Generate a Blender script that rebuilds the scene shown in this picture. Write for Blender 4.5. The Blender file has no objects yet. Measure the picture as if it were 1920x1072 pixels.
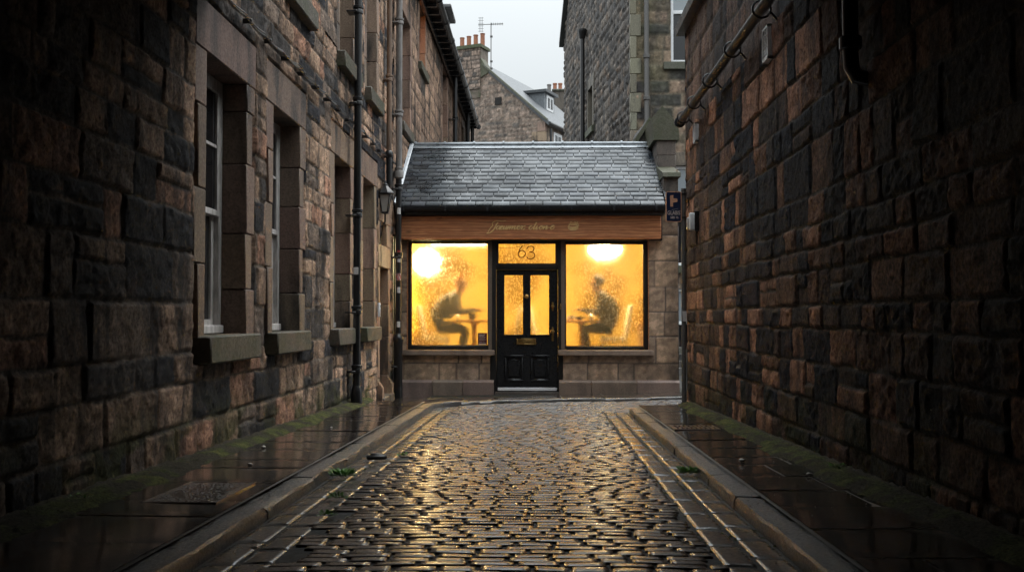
import bpy, bmesh, math, random
import numpy as np
from mathutils import Vector, Matrix

R = math.radians
scn = bpy.context.scene
COL = scn.collection
rnd = random.Random(11)

# ------------------------------------------------------------------ helpers
def P(o, label=None, cat=None, group=None, kind=None):
    if label: o['label'] = label
    if cat: o['category'] = cat
    if group: o['group'] = group
    if kind: o['kind'] = kind
    return o

def empty(name, loc=(0, 0, 0), label=None, cat=None, group=None):
    o = bpy.data.objects.new(name, None)
    o.empty_display_size = 0.2
    COL.objects.link(o)
    o.location = loc
    return P(o, label, cat, group)

def adopt(o, parent):
    if parent is not None:
        o.parent = parent
        if parent.type == 'EMPTY':
            o.matrix_parent_inverse = Matrix.Translation(-Vector(parent.location))

def link_mesh(name, me, mat, parent=None, smooth=True, angle=38):
    if mat is not None:
        for m in (mat if isinstance(mat, (list, tuple)) else [mat]):
            me.materials.append(m)
    if smooth:
        me.polygons.foreach_set('use_smooth', [True] * len(me.polygons))
        if angle < 179:
            me.set_sharp_from_angle(angle=R(angle))
    o = bpy.data.objects.new(name, me)
    COL.objects.link(o)
    adopt(o, parent)
    return o

class MB:
    """collects shapes for ONE mesh"""
    def __init__(s):
        s.v = []; s.f = []; s.c = []; s.mi = []
    def add(s, vs, fs, col=(1, 1, 1), mi=0):
        b = len(s.v)
        s.v += [tuple(v) for v in vs]
        s.f += [tuple(i + b for i in f) for f in fs]
        s.c += [col] * len(vs)
        s.mi += [mi] * len(fs)
        return s
    def box(s, x0, x1, y0, y1, z0, z1, b=0.0, col=(1, 1, 1), mat=None, seg=1, mi=0):
        if x0 > x1: x0, x1 = x1, x0
        if y0 > y1: y0, y1 = y1, y0
        if z0 > z1: z0, z1 = z1, z0
        bm = bmesh.new()
        bmesh.ops.create_cube(bm, size=1.0)
        for v in bm.verts:
            v.co = Vector(((x0 + x1) / 2 + v.co.x * (x1 - x0), (y0 + y1) / 2 + v.co.y * (y1 - y0), (z0 + z1) / 2 + v.co.z * (z1 - z0)))
        if b > 0:
            b = min(b, 0.45 * min(x1 - x0, y1 - y0, z1 - z0))
            bmesh.ops.bevel(bm, geom=list(bm.edges), offset=b, segments=seg, affect='EDGES', profile=0.5)
        vs = [v.co.copy() for v in bm.verts]
        if mat is not None: vs = [mat @ v for v in vs]
        bm.verts.index_update()
        fs = [[v.index for v in f.verts] for f in bm.faces]
        bm.free()
        return s.add(vs, fs, col, mi)
    def tube(s, pts, r, n=12, caps=True, col=(1, 1, 1), mi=0):
        pts = [Vector(p) for p in pts]
        k = len(pts)
        rs = r if isinstance(r, (list, tuple)) else [r] * k
        vs = []; fs = []
        prev = None
        for i, p in enumerate(pts):
            d = (pts[min(i + 1, k - 1)] - pts[max(i - 1, 0)]).normalized()
            if prev is None:
                a = d.cross(Vector((0, 0, 1)) if abs(d.z) < 0.9 else Vector((1, 0, 0))).normalized()
            else:
                a = (prev - d * prev.dot(d)).normalized()
            prev = a
            b = d.cross(a)
            for j in range(n):
                t = 2 * math.pi * j / n
                vs.append(p + (a * math.cos(t) + b * math.sin(t)) * rs[i])
        for i in range(k - 1):
            for j in range(n):
                fs.append((i * n + j, i * n + (j + 1) % n, (i + 1) * n + (j + 1) % n, (i + 1) * n + j))
        if caps:
            fs.append(tuple(reversed(range(n)))); fs.append(tuple((k - 1) * n + j for j in range(n)))
        return s.add(vs, fs, col, mi)
    def lathe(s, prof, c, n=16, col=(1, 1, 1), mi=0, sx=1, sy=1, mat=None):
        c = Vector(c); vs = []; fs = []
        for r, z in prof:
            for j in range(n):
                t = 2 * math.pi * (j + 0.5) / n
                v = Vector((r * math.cos(t) * sx, r * math.sin(t) * sy, z))
                if mat is not None: v = mat @ v
                vs.append(c + v)
        k = len(prof)
        for i in range(k - 1):
            for j in range(n):
                fs.append((i * n + j, i * n + (j + 1) % n, (i + 1) * n + (j + 1) % n, (i + 1) * n + j))
        fs.append(tuple(reversed(range(n)))); fs.append(tuple((k - 1) * n + j for j in range(n)))
        return s.add(vs, fs, col, mi)
    def prism(s, poly, axis, a0, a1, col=(1, 1, 1), mi=0):
        """poly in the two remaining axes (x,y,z order), extruded along axis"""
        n = len(poly)
        def pt(u, v, a):
            return {'x': (a, u, v), 'y': (u, a, v), 'z': (u, v, a)}[axis]
        vs = [pt(u, v, a0) for u, v in poly] + [pt(u, v, a1) for u, v in poly]
        fs = [tuple(range(n)), tuple(reversed(range(n, 2 * n)))]
        for i in range(n):
            j = (i + 1) % n
            fs.append((i, n + i, n + j, j))
        return s.add(vs, fs, col, mi)
    def build(s, name, mat, parent=None, smooth=True, angle=38):
        me = bpy.data.meshes.new(name)
        me.from_pydata(s.v, [], s.f)
        bm = bmesh.new(); bm.from_mesh(me)
        bmesh.ops.recalc_face_normals(bm, faces=list(bm.faces))
        bm.to_mesh(me); bm.free()
        at = me.attributes.new('col', 'FLOAT_COLOR', 'POINT')
        at.data.foreach_set('color', np.array([(c[0], c[1], c[2], 1) for c in s.c], np.float32).ravel())
        if any(s.mi): me.polygons.foreach_set('material_index', s.mi)
        me.update()
        return link_mesh(name, me, mat, parent, smooth, angle)

def np_mesh(name, V, F, C, mat, parent=None, smooth=True, angle=180):
    me = bpy.data.meshes.new(name)
    V = np.asarray(V, np.float32); F = np.asarray(F, np.int32)
    me.vertices.add(len(V)); me.vertices.foreach_set('co', V.ravel())
    k = F.shape[1]
    me.loops.add(F.size); me.loops.foreach_set('vertex_index', F.ravel())
    me.polygons.add(len(F))
    me.polygons.foreach_set('loop_start', np.arange(0, F.size, k, dtype=np.int32))
    me.polygons.foreach_set('loop_total', np.full(len(F), k, np.int32))
    me.update(calc_edges=True)
    if C is not None:
        at = me.attributes.new('col', 'FLOAT_COLOR', 'POINT')
        at.data.foreach_set('color', np.concatenate([np.asarray(C, np.float32), np.ones((len(C), 1), np.float32)], 1).ravel())
    me.validate()
    return link_mesh(name, me, mat, parent, smooth, angle)

# value noise
def _h(ix, iy, s):
    n = (ix.astype(np.int64) * 374761393 + iy.astype(np.int64) * 668265263 + int(s) * 974634777) & 0x7fffffff
    n = ((n ^ (n >> 13)) * 1274126177) & 0x7fffffff
    n = n ^ (n >> 16)
    return (n & 0xffff) / 65535.0
def vn(x, y, s=0):
    ix = np.floor(x); iy = np.floor(y); fx = x - ix; fy = y - iy
    fx = fx * fx * (3 - 2 * fx); fy = fy * fy * (3 - 2 * fy)
    a = _h(ix, iy, s); b = _h(ix + 1, iy, s); c = _h(ix, iy + 1, s); d = _h(ix + 1, iy + 1, s)
    return (a * (1 - fx) + b * fx) * (1 - fy) + (c * (1 - fx) + d * fx) * fy
def fbm(x, y, s=0, o=4):
    t = 0; a = 0.5; n = 0
    for i in range(o):
        t = t + a * vn(x, y, s + i * 17); n += a; a *= 0.55; x = x * 2.03 + 5.1; y = y * 2.03 + 3.7
    return t / n
def sst(x, a, b):
    t = np.clip((x - a) / (b - a), 0, 1)
    return t * t * (3 - 2 * t)

# ------------------------------------------------------------------ materials
def new_mat(name):
    m = bpy.data.materials.new(name); m.use_nodes = True
    nt = m.node_tree
    return m, nt, nt.nodes['Principled BSDF'], nt.nodes['Material Output']
def nd(nt, t, **kw):
    n = nt.nodes.new(t)
    for k, v in kw.items(): setattr(n, k, v)
    return n
def noise(nt, scale, detail=4, rough=0.6, vec=None, dist=0):
    n = nd(nt, 'ShaderNodeTexNoise'); n.inputs['Scale'].default_value = scale
    n.inputs['Detail'].default_value = detail; n.inputs['Roughness'].default_value = rough
    n.inputs['Distortion'].default_value = dist
    if vec is not None: nt.links.new(vec, n.inputs['Vector'])
    return n
def coords(nt, scale=(1, 1, 1), kind='Object'):
    tc = nd(nt, 'ShaderNodeTexCoord'); mp = nd(nt, 'ShaderNodeMapping')
    mp.inputs['Scale'].default_value = scale
    nt.links.new(tc.outputs[kind], mp.inputs['Vector'])
    return mp.outputs['Vector']
def mrange(nt, val, a, b, c, d):
    m = nd(nt, 'ShaderNodeMapRange'); m.inputs[1].default_value = a; m.inputs[2].default_value = b
    m.inputs[3].default_value = c; m.inputs[4].default_value = d
    nt.links.new(val, m.inputs[0]); return m.outputs[0]
def mixc(nt, fac, a, b, blend='MIX'):
    m = nd(nt, 'ShaderNodeMix', data_type='RGBA', blend_type=blend)
    for k, v in ((0, fac), (6, a), (7, b)):
        if hasattr(v, 'is_output'): nt.links.new(v, m.inputs[k])
        elif k == 0: m.inputs[0].default_value = v
        else: m.inputs[k].default_value = (*v[:3], 1)
    return m.outputs[2]
def bump(nt, h, strength, dist, normal=None):
    b = nd(nt, 'ShaderNodeBump'); b.inputs['Strength'].default_value = strength; b.inputs['Distance'].default_value = dist
    nt.links.new(h, b.inputs['Height'])
    if normal is not None: nt.links.new(normal, b.inputs['Normal'])
    return b.outputs['Normal']

def simple(name, col, rough=0.5, metal=0.0, nscale=30, var=0.25, bmp=0.15, coat=0.0, spec=0.5, stretch=(1, 1, 1), dist=0.003):
    m, nt, bs, out = new_mat(name)
    v = coords(nt, stretch)
    n = noise(nt, nscale, 5, 0.65, v)
    f = mrange(nt, n.outputs[0], 0.3, 0.7, 0, 1)
    c = mixc(nt, f, [x * (1 - var) for x in col], [min(1, x * (1 + var)) for x in col])
    nt.links.new(c, bs.inputs['Base Color'])
    nt.links.new(mrange(nt, n.outputs[0], 0.3, 0.7, max(0.02, rough * 0.8), min(1, rough * 1.2)), bs.inputs['Roughness'])
    bs.inputs['Metallic'].default_value = metal
    bs.inputs['Specular IOR Level'].default_value = spec
    bs.inputs['Coat Weight'].default_value = coat
    bs.inputs['Coat Roughness'].default_value = 0.08
    if bmp: nt.links.new(bump(nt, n.outputs[0], bmp, dist), bs.inputs['Normal'])
    return m

def attr_mat(name, rough=(0.45, 0.75), nscale=35, lo=0.6, hi=1.35, bmp=0.6, bdist=0.01, streak=0.0, streak_col=(0.02, 0.02, 0.021), spec=0.4, coat=0.0, coat_rough=0.1, pits=True, stretch=(1, 1, 1), tint=None):
    """per-block colour from the mesh, roughened by noise; optional sooty streaks"""
    m, nt, bs, out = new_mat(name)
    at = nd(nt, 'ShaderNodeAttribute', attribute_name='col')
    v = coords(nt, stretch)
    n = noise(nt, nscale, 7, 0.68, v)
    f = mrange(nt, n.outputs[0], 0.32, 0.68, lo, hi)
    cc = nd(nt, 'ShaderNodeCombineColor')
    for i in range(3): nt.links.new(f, cc.inputs[i])
    c = mixc(nt, 1.0, at.outputs['Color'], cc.outputs[0], 'MULTIPLY')
    if tint is not None:
        n3 = noise(nt, 3.1, 4, 0.6, coords(nt))
        c = mixc(nt, mrange(nt, n3.outputs[0], 0.48, 0.66, 0, 0.55), c, tint)
    if streak > 0:
        v2 = coords(nt, (1.4, 1.4, 0.32))
        n2 = noise(nt, 2.3, 6, 0.62, v2, 0.4)
        c = mixc(nt, mrange(nt, n2.outputs[0], 0.48, 0.64, 0, streak), c, streak_col)
    nt.links.new(c, bs.inputs['Base Color'])
    nt.links.new(mrange(nt, n.outputs[0], 0.3, 0.7, rough[1], rough[0]), bs.inputs['Roughness'])
    bs.inputs['Specular IOR Level'].default_value = spec
    bs.inputs['Coat Weight'].default_value = coat
    bs.inputs['Coat Roughness'].default_value = coat_rough
    h = n.outputs[0]
    nor = bump(nt, h, bmp, bdist)
    if pits:
        nf = noise(nt, nscale * 4.2, 3, 0.6, v)
        nor = bump(nt, nf.outputs[0], bmp * 0.6, bdist * 0.35, nor)
    nt.links.new(nor, bs.inputs['Normal'])
    if coat > 0: nt.links.new(nor, bs.inputs['Coat Normal'])
    return m

M = {}
M['rock_left'] = attr_mat('rubble_sandstone', (0.6, 0.9), 40, 0.32, 1.75, 0.85, 0.011, 0.9, spec=0.14)
M['rock_right'] = attr_mat('dark_rubble_sandstone', (0.58, 0.9), 40, 0.3, 1.8, 0.85, 0.011, 0.7, (0.014, 0.015, 0.019), spec=0.14)
M['rock_far'] = attr_mat('rubble_weathered', (0.6, 0.9), 9, 0.55, 1.4, 0.7, 0.03, 0.5)
M['ashlar'] = attr_mat('dressed_sandstone', (0.4, 0.75), 50, 0.62, 1.28, 0.5, 0.007, 0.85)
M['ashlar_shop'] = attr_mat('shop_sandstone', (0.4, 0.75), 60, 0.74, 1.2, 0.45, 0.006, 0.4, (0.03, 0.027, 0.026))
M['mossy'] = attr_mat('mossy_stone', (0.45, 0.8), 40, 0.6, 1.3, 0.6, 0.008, 0.45, (0.035, 0.05, 0.016), tint=(0.04, 0.052, 0.02))
M['sett'] = attr_mat('wet_setts', (0.26, 0.5), 48, 0.5, 1.5, 0.25, 0.003, 0.0, spec=0.45, coat=1.0, coat_rough=0.18)
M['kerb'] = attr_mat('wet_kerb_stone', (0.22, 0.55), 60, 0.35, 1.7, 0.9, 0.008, spec=0.6, coat=0.35, coat_rough=0.2)
M['flag'] = attr_mat('wet_flagstones', (0.07, 0.2), 14, 0.75, 1.25, 0.10, 0.004, spec=0.6, coat=0.5, coat_rough=0.08)
M['mortar'] = simple('wet_mortar', (0.17, 0.15, 0.13), 0.5, nscale=40, var=0.4, bmp=0.5)
M['bed'] = simple('sett_joint_dirt', (0.020, 0.019, 0.015), 0.7, nscale=40, var=0.5, bmp=0.6)
M['ground'] = simple('ground_dirt', (0.04, 0.037, 0.033), 0.6, nscale=6, var=0.3)
M['moss'] = attr_mat('moss', (0.8, 0.95), 70, 0.3, 1.8, 1.0, 0.02, spec=0.15)
M['slate'] = attr_mat('wet_slate', (0.10, 0.45), 16, 0.5, 1.5, 0.10, 0.003, spec=1.0, coat=1.0, coat_rough=0.09, pits=True)
_nt = M['slate'].node_tree; _b = _nt.nodes['Principled BSDF']
_n = noise(_nt, 1.6, 6, 0.7, coords(_nt), 0.6)
_nt.links.new(mrange(_nt, _n.outputs[0], 0.37, 0.57, 0.95, 0.1), _b.inputs['Coat Weight'])
_nt.links.new(mrange(_nt, _n.outputs[0], 0.37, 0.57, 0.10, 0.45), _b.inputs['Roughness'])
M['slate_far'] = attr_mat('far_slate', (0.3, 0.5), 7, 0.7, 1.3, 0.4, 0.02, spec=0.7)
M['lead'] = simple('lead_flashing', (0.22, 0.24, 0.26), 0.3, 0.35, 9, 0.3, 0.2, coat=0.5)
M['black_paint'] = simple('black_gloss_paint', (0.012, 0.0125, 0.014), 0.3, 0, 45, 0.3, 0.15, coat=0.25)
M['frame_paint'] = simple('black_timber_paint', (0.016, 0.015, 0.014), 0.42, 0, 30, 0.35, 0.25, stretch=(1, 1, 0.2))
M['black_iron'] = simple('black_iron_pipe', (0.012, 0.012, 0.013), 0.34, 0.0, 55, 0.5, 0.35, coat=0.3)
M['grey_pipe'] = simple('grey_painted_pipe', (0.20, 0.185, 0.175), 0.45, 0.0, 16, 0.35, 0.25, stretch=(1, 1, 0.3))
M['rust_pipe'] = simple('rusty_brown_pipe', (0.16, 0.10, 0.065), 0.5, 0.0, 14, 0.5, 0.3, stretch=(1, 1, 0.3))
M['gutter'] = simple('wet_dark_gutter', (0.03, 0.031, 0.034), 0.42, 0.0, 25, 0.4, 0.2, coat=0.0, spec=0.15)
M['brass'] = simple('aged_brass', (0.42, 0.27, 0.10), 0.32, 0.9, 60, 0.35, 0.1)
M['steel'] = simple('galvanised_steel', (0.11, 0.105, 0.10), 0.55, 0.2, 50, 0.4, 0.15)
M['alu'] = simple('aluminium_strip', (0.85, 0.86, 0.88), 0.45, 0.0, 60, 0.15, 0.05)
M['iron_cover'] = simple('cast_iron_cover', (0.075, 0.048, 0.036), 0.36, 0.1, 60, 0.5, 0.3, coat=0.4)
def studded():
    m = simple('studded_iron', (0.05, 0.032, 0.027), 0.3, 0.0, 60, 0.5, 0.3, coat=0.5)
    nt = m.node_tree; bs = nt.nodes['Principled BSDF']
    v = nd(nt, 'ShaderNodeTexVoronoi'); v.inputs['Scale'].default_value = 42; v.inputs['Randomness'].default_value = 0.55
    nt.links.new(coords(nt), v.inputs['Vector'])
    n = bump(nt, mrange(nt, v.outputs['Distance'], 0.2, 0.5, 1, 0), 1.0, 0.006)
    nt.links.new(n, bs.inputs['Normal']); nt.links.new(n, bs.inputs['Coat Normal'])
    return m
M['studded'] = studded()
M['terracotta'] = simple('terracotta', (0.36, 0.15, 0.085), 0.7, 0, 12, 0.3, 0.2)
M['old_white'] = simple('peeling_white_paint', (0.52, 0.50, 0.48), 0.55, 0, 24, 0.4, 0.5, stretch=(1, 1, 0.25))
M['white_paint'] = simple('white_paint', (0.75, 0.76, 0.77), 0.4, 0, 20, 0.08, 0.05)
M['grey_boards'] = simple('grey_boards', (0.30, 0.285, 0.27), 0.6, 0, 18, 0.35, 0.4, stretch=(1, 1, 0.15))
M['dark_inside'] = simple('dark_interior', (0.02, 0.018, 0.017), 0.9, 0, 5, 0.3, 0)
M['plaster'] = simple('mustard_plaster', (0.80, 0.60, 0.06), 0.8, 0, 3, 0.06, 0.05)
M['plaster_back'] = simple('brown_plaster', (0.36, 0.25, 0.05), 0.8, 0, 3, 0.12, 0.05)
M['cafe_floor'] = simple('cafe_floor_boards', (0.22, 0.12, 0.05), 0.5, 0, 8, 0.3, 0.1)
M['table_wood'] = simple('table_wood', (0.40, 0.17, 0.055), 0.4, 0, 12, 0.3, 0.1, stretch=(0.2, 1, 1))
M['chair_cover'] = simple('cream_chair_cover', (0.92, 0.84, 0.64), 0.8, 0, 20, 0.08, 0.1)
M['brown_box'] = simple('brown_cabinet', (0.11, 0.055, 0.03), 0.5, 0, 10, 0.3, 0.1)
M['dark_cloth'] = simple('dark_cloth', (0.012, 0.0115, 0.015), 0.9, 0, 60, 0.3, 0.2)
M['jumper'] = simple('charcoal_jumper', (0.022, 0.018, 0.020), 0.9, 0, 70, 0.3, 0.3)
M['skin'] = simple('skin', (0.26, 0.13, 0.075), 0.7, 0, 30, 0.08, 0.05)
M['hair_dark'] = simple('dark_brown_hair', (0.016, 0.009, 0.006), 0.9, 0, 80, 0.4, 0.3, spec=0.1)
M['hair_fair'] = simple('ginger_fair_hair', (0.30, 0.13, 0.03), 0.8, 0, 80, 0.3, 0.3)
M['mug_dark'] = simple('dark_mug', (0.035, 0.028, 0.025), 0.3, 0, 30, 0.2, 0)
M['crockery'] = simple('white_crockery', (0.75, 0.70, 0.62), 0.25, 0, 30, 0.05, 0)
M['gold'] = simple('gold_lettering', (0.95, 0.66, 0.30), 0.45, 0.0, 60, 0.15, 0)
M['number_paint'] = simple('dark_red_number', (0.07, 0.016, 0.01), 0.5, 0, 60, 0.15, 0)
M['sign_blue'] = simple('sign_navy', (0.008, 0.018, 0.055), 0.35, 0, 40, 0.15, 0.03)
M['sign_copper'] = simple('sign_peach', (0.60, 0.33, 0.21), 0.5, 0, 40, 0.1, 0.03)
M['sign_white'] = simple('sign_pale', (0.60, 0.52, 0.48), 0.5, 0, 40, 0.1, 0.03)
M['paper_white'] = simple('sticker_white', (0.6, 0.58, 0.56), 0.6, 0, 50, 0.15, 0.03)
M['sticker_red'] = simple('sticker_red', (0.42, 0.03, 0.03), 0.5, 0, 50, 0.15, 0.03)
M['poster_maroon'] = simple('poster_maroon', (0.09, 0.012, 0.02), 0.5, 0, 50, 0.15, 0.02)
M['leaf'] = attr_mat('weed_leaves', (0.4, 0.6), 30, 0.7, 1.3, 0.2, 0.002, spec=0.4)
M['cable'] = simple('black_cable', (0.014, 0.013, 0.013), 0.38, 0, 50, 0.3, 0.1, coat=0.3)
M['litter'] = simple('black_plastic', (0.018, 0.017, 0.017), 0.5, 0, 30, 0.3, 0.3, coat=0.1)
M['pebble'] = simple('pale_pebble', (0.45, 0.42, 0.38), 0.5, 0, 30, 0.3, 0.2)

def wood_mat():
    m, nt, bs, out = new_mat('varnished_oak_board')
    v = coords(nt, (0.9, 5, 9))
    n1 = noise(nt, 3.0, 7, 0.66, v, 1.3)
    w = nd(nt, 'ShaderNodeTexWave', wave_type='BANDS', bands_direction='Z'); w.inputs['Scale'].default_value = 0.7
    w.inputs['Distortion'].default_value = 9; w.inputs['Detail'].default_value = 5; w.inputs['Detail Scale'].default_value = 1.4
    nt.links.new(v, w.inputs['Vector'])
    c = mixc(nt, mrange(nt, n1.outputs[0], 0.33, 0.66, 0, 1), (0.46, 0.165, 0.070), (0.76, 0.345, 0.155))
    c = mixc(nt, mrange(nt, w.outputs[1], 0.0, 1.0, 0.0, 0.5), c, (0.18, 0.062, 0.028))
    kn = nd(nt, 'ShaderNodeTexVoronoi'); kn.inputs['Scale'].default_value = 1.0
    nt.links.new(coords(nt, (2.2, 4, 5.5)), kn.inputs['Vector'])
    c = mixc(nt, mrange(nt, kn.outputs['Distance'], 0.06, 0.17, 0.85, 0), c, (0.035, 0.014, 0.009))
    nt.links.new(c, bs.inputs['Base Color'])
    bs.inputs['Roughness'].default_value = 0.42
    nt.links.new(bump(nt, n1.outputs[0], 0.3, 0.004), bs.inputs['Normal'])
    return m
M['oak'] = wood_mat()

def glass_dark():
    m, nt, bs, out = new_mat('dark_window_glass')
    n = noise(nt, 3, 3, 0.5, coords(nt))
    bs.inputs['Base Color'].default_value = (0.015, 0.016, 0.018, 1)
    bs.inputs['Roughness'].default_value = 0.06
    bs.inputs['Specular IOR Level'].default_value = 0.7
    nt.links.new(bump(nt, n.outputs[0], 0.08, 0.02), bs.inputs['Normal'])
    return m
M['glass_dark'] = glass_dark()

def glass_sky():
    m, nt, bs, out = new_mat('sky_reflecting_glass')
    n = noise(nt, 2, 3, 0.5, coords(nt))
    bs.inputs['Base Color'].default_value = (0.25, 0.28, 0.30, 1)
    bs.inputs['Roughness'].default_value = 0.08
    bs.inputs['Specular IOR Level'].default_value = 1.0
    return m
M['glass_sky'] = glass_sky()

def steamy_glass():
    m, nt, bs, out = new_mat('steamed_wet_glass')
    nt.nodes.remove(bs)
    tr = nd(nt, 'ShaderNodeBsdfTransparent'); tr.inputs[0].default_value = (0.97, 0.97, 0.97, 1)
    rf = nd(nt, 'ShaderNodeBsdfRefraction'); rf.inputs['IOR'].default_value = 1.06
    tl = nd(nt, 'ShaderNodeBsdfTranslucent'); tl.inputs[0].default_value = (0.95, 0.93, 0.9, 1)
    gl = nd(nt, 'ShaderNodeBsdfGlossy'); gl.inputs['Roughness'].default_value = 0.06
    v = coords(nt, (1, 1, 1))
    drops = nd(nt, 'ShaderNodeTexVoronoi'); drops.inputs['Scale'].default_value = 40
    vv = coords(nt, (1, 1, 0.55))
    dn = noise(nt, 26, 3, 0.6, v)
    mx = nd(nt, 'ShaderNodeMix', data_type='VECTOR'); mx.inputs[0].default_value = 0.06
    nt.links.new(vv, mx.inputs[4]); nt.links.new(dn.outputs[1], mx.inputs[5])
    nt.links.new(mx.outputs[1], drops.inputs['Vector'])
    streak = noise(nt, 30, 3, 0.6, coords(nt, (1, 1, 0.07)))
    big = noise(nt, 1.1, 2, 0.5, v)
    wet = mrange(nt, big.outputs[0], 0.42, 0.58, 0.08, 1.0)
    # height of the drops
    hh = nd(nt, 'ShaderNodeMath', operation='ADD')
    nt.links.new(mrange(nt, drops.outputs['Distance'], 0.0, 0.55, 1.0, 0.0), hh.inputs[0])
    nt.links.new(streak.outputs[0], hh.inputs[1])
    b = nd(nt, 'ShaderNodeBump'); b.inputs['Distance'].default_value = 0.012
    nt.links.new(hh.outputs[0], b.inputs['Height']); nt.links.new(mrange(nt, wet, 0, 1, 0.05, 0.9), b.inputs['Strength'])
    for s_ in (rf, gl): nt.links.new(b.outputs[0], s_.inputs['Normal'])
    nt.links.new(mrange(nt, drops.outputs['Distance'], 0.1, 0.5, 0.34, 0.6), rf.inputs['Roughness'])
    # darker rims of the beads of water
    rim = mrange(nt, drops.outputs['Distance'], 0.28, 0.5, 0, 1)
    rm = nd(nt, 'ShaderNodeMath', operation='MULTIPLY'); nt.links.new(rim, rm.inputs[0]); nt.links.new(wet, rm.inputs[1])
    c = mixc(nt, mrange(nt, rm.outputs[0], 0, 1, 0, 0.85), (0.98, 0.98, 0.98), (0.5, 0.44, 0.34))
    nt.links.new(c, rf.inputs['Color'])
    rf2 = nd(nt, 'ShaderNodeBsdfRefraction'); rf2.inputs['IOR'].default_value = 1.16; rf2.inputs['Roughness'].default_value = 0.62
    nt.links.new(b.outputs[0], rf2.inputs['Normal']); nt.links.new(c, rf2.inputs['Color'])
    m0 = nd(nt, 'ShaderNodeMixShader'); m0.inputs[0].default_value = 0.20
    nt.links.new(rf.outputs[0], m0.inputs[1]); nt.links.new(rf2.outputs[0], m0.inputs[2])
    m1 = nd(nt, 'ShaderNodeMixShader'); m1.inputs[0].default_value = 0.84
    nt.links.new(tr.outputs[0], m1.inputs[1]); nt.links.new(m0.outputs[0], m1.inputs[2])
    m2 = nd(nt, 'ShaderNodeMixShader'); m2.inputs[0].default_value = 0.012
    nt.links.new(m1.outputs[0], m2.inputs[1]); nt.links.new(tl.outputs[0], m2.inputs[2])
    m3 = nd(nt, 'ShaderNodeMixShader'); m3.inputs[0].default_value = 0.035
    nt.links.new(m2.outputs[0], m3.inputs[1]); nt.links.new(gl.outputs[0], m3.inputs[2])
    nt.links.new(m3.outputs[0], out.inputs[0])
    return m
M['steamy'] = steamy_glass()

def emit(name, col, s):
    m, nt, bs, out = new_mat(name)
    bs.inputs['Base Color'].default_value = (0.8, 0.8, 0.75, 1)
    bs.inputs['Emission Color'].default_value = (*col, 1)
    bs.inputs['Emission Strength'].default_value = s
    return m
M['lamp_globe'] = emit('lit_globe', (1.0, 0.79, 0.41), 300)
M['lamp_bowl'] = emit('lit_bowl', (1.0, 0.79, 0.41), 290)
M['tube'] = emit('lit_tube', (1.0, 0.80, 0.42), 50)
M['flame'] = emit('candle_flame', (1.0, 0.7, 0.3), 35)
M['lit_pane'] = emit('lit_window', (1.0, 0.33, 0.03), 1.1)
M['lamp_glass'] = simple('frosted_lantern_glass', (0.34, 0.33, 0.31), 0.25, 0, 10, 0.15, 0.05, coat=0.5)

# ------------------------------------------------------------------ stone walls as real relief
def layout(u0, u1, v0, v1, ch, bl, seed):
    r = random.Random(seed)
    vs = [v0 - 0.15]
    while vs[-1] < v1 + 0.1: vs.append(vs[-1] + r.uniform(*ch))
    rows = []
    for i in range(len(vs) - 1):
        us = [u0 - r.uniform(0.1, 0.6)]
        k = (vs[i + 1] - vs[i]) / ((ch[0] + ch[1]) / 2)
        while us[-1] < u1 + 0.1:
            w = r.uniform(*bl)
            if r.random() < 0.22: w *= 0.55
            us.append(us[-1] + w * (0.7 + 0.3 * k))
        rows.append(np.array(us))
    return np.array(vs), rows

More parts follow.
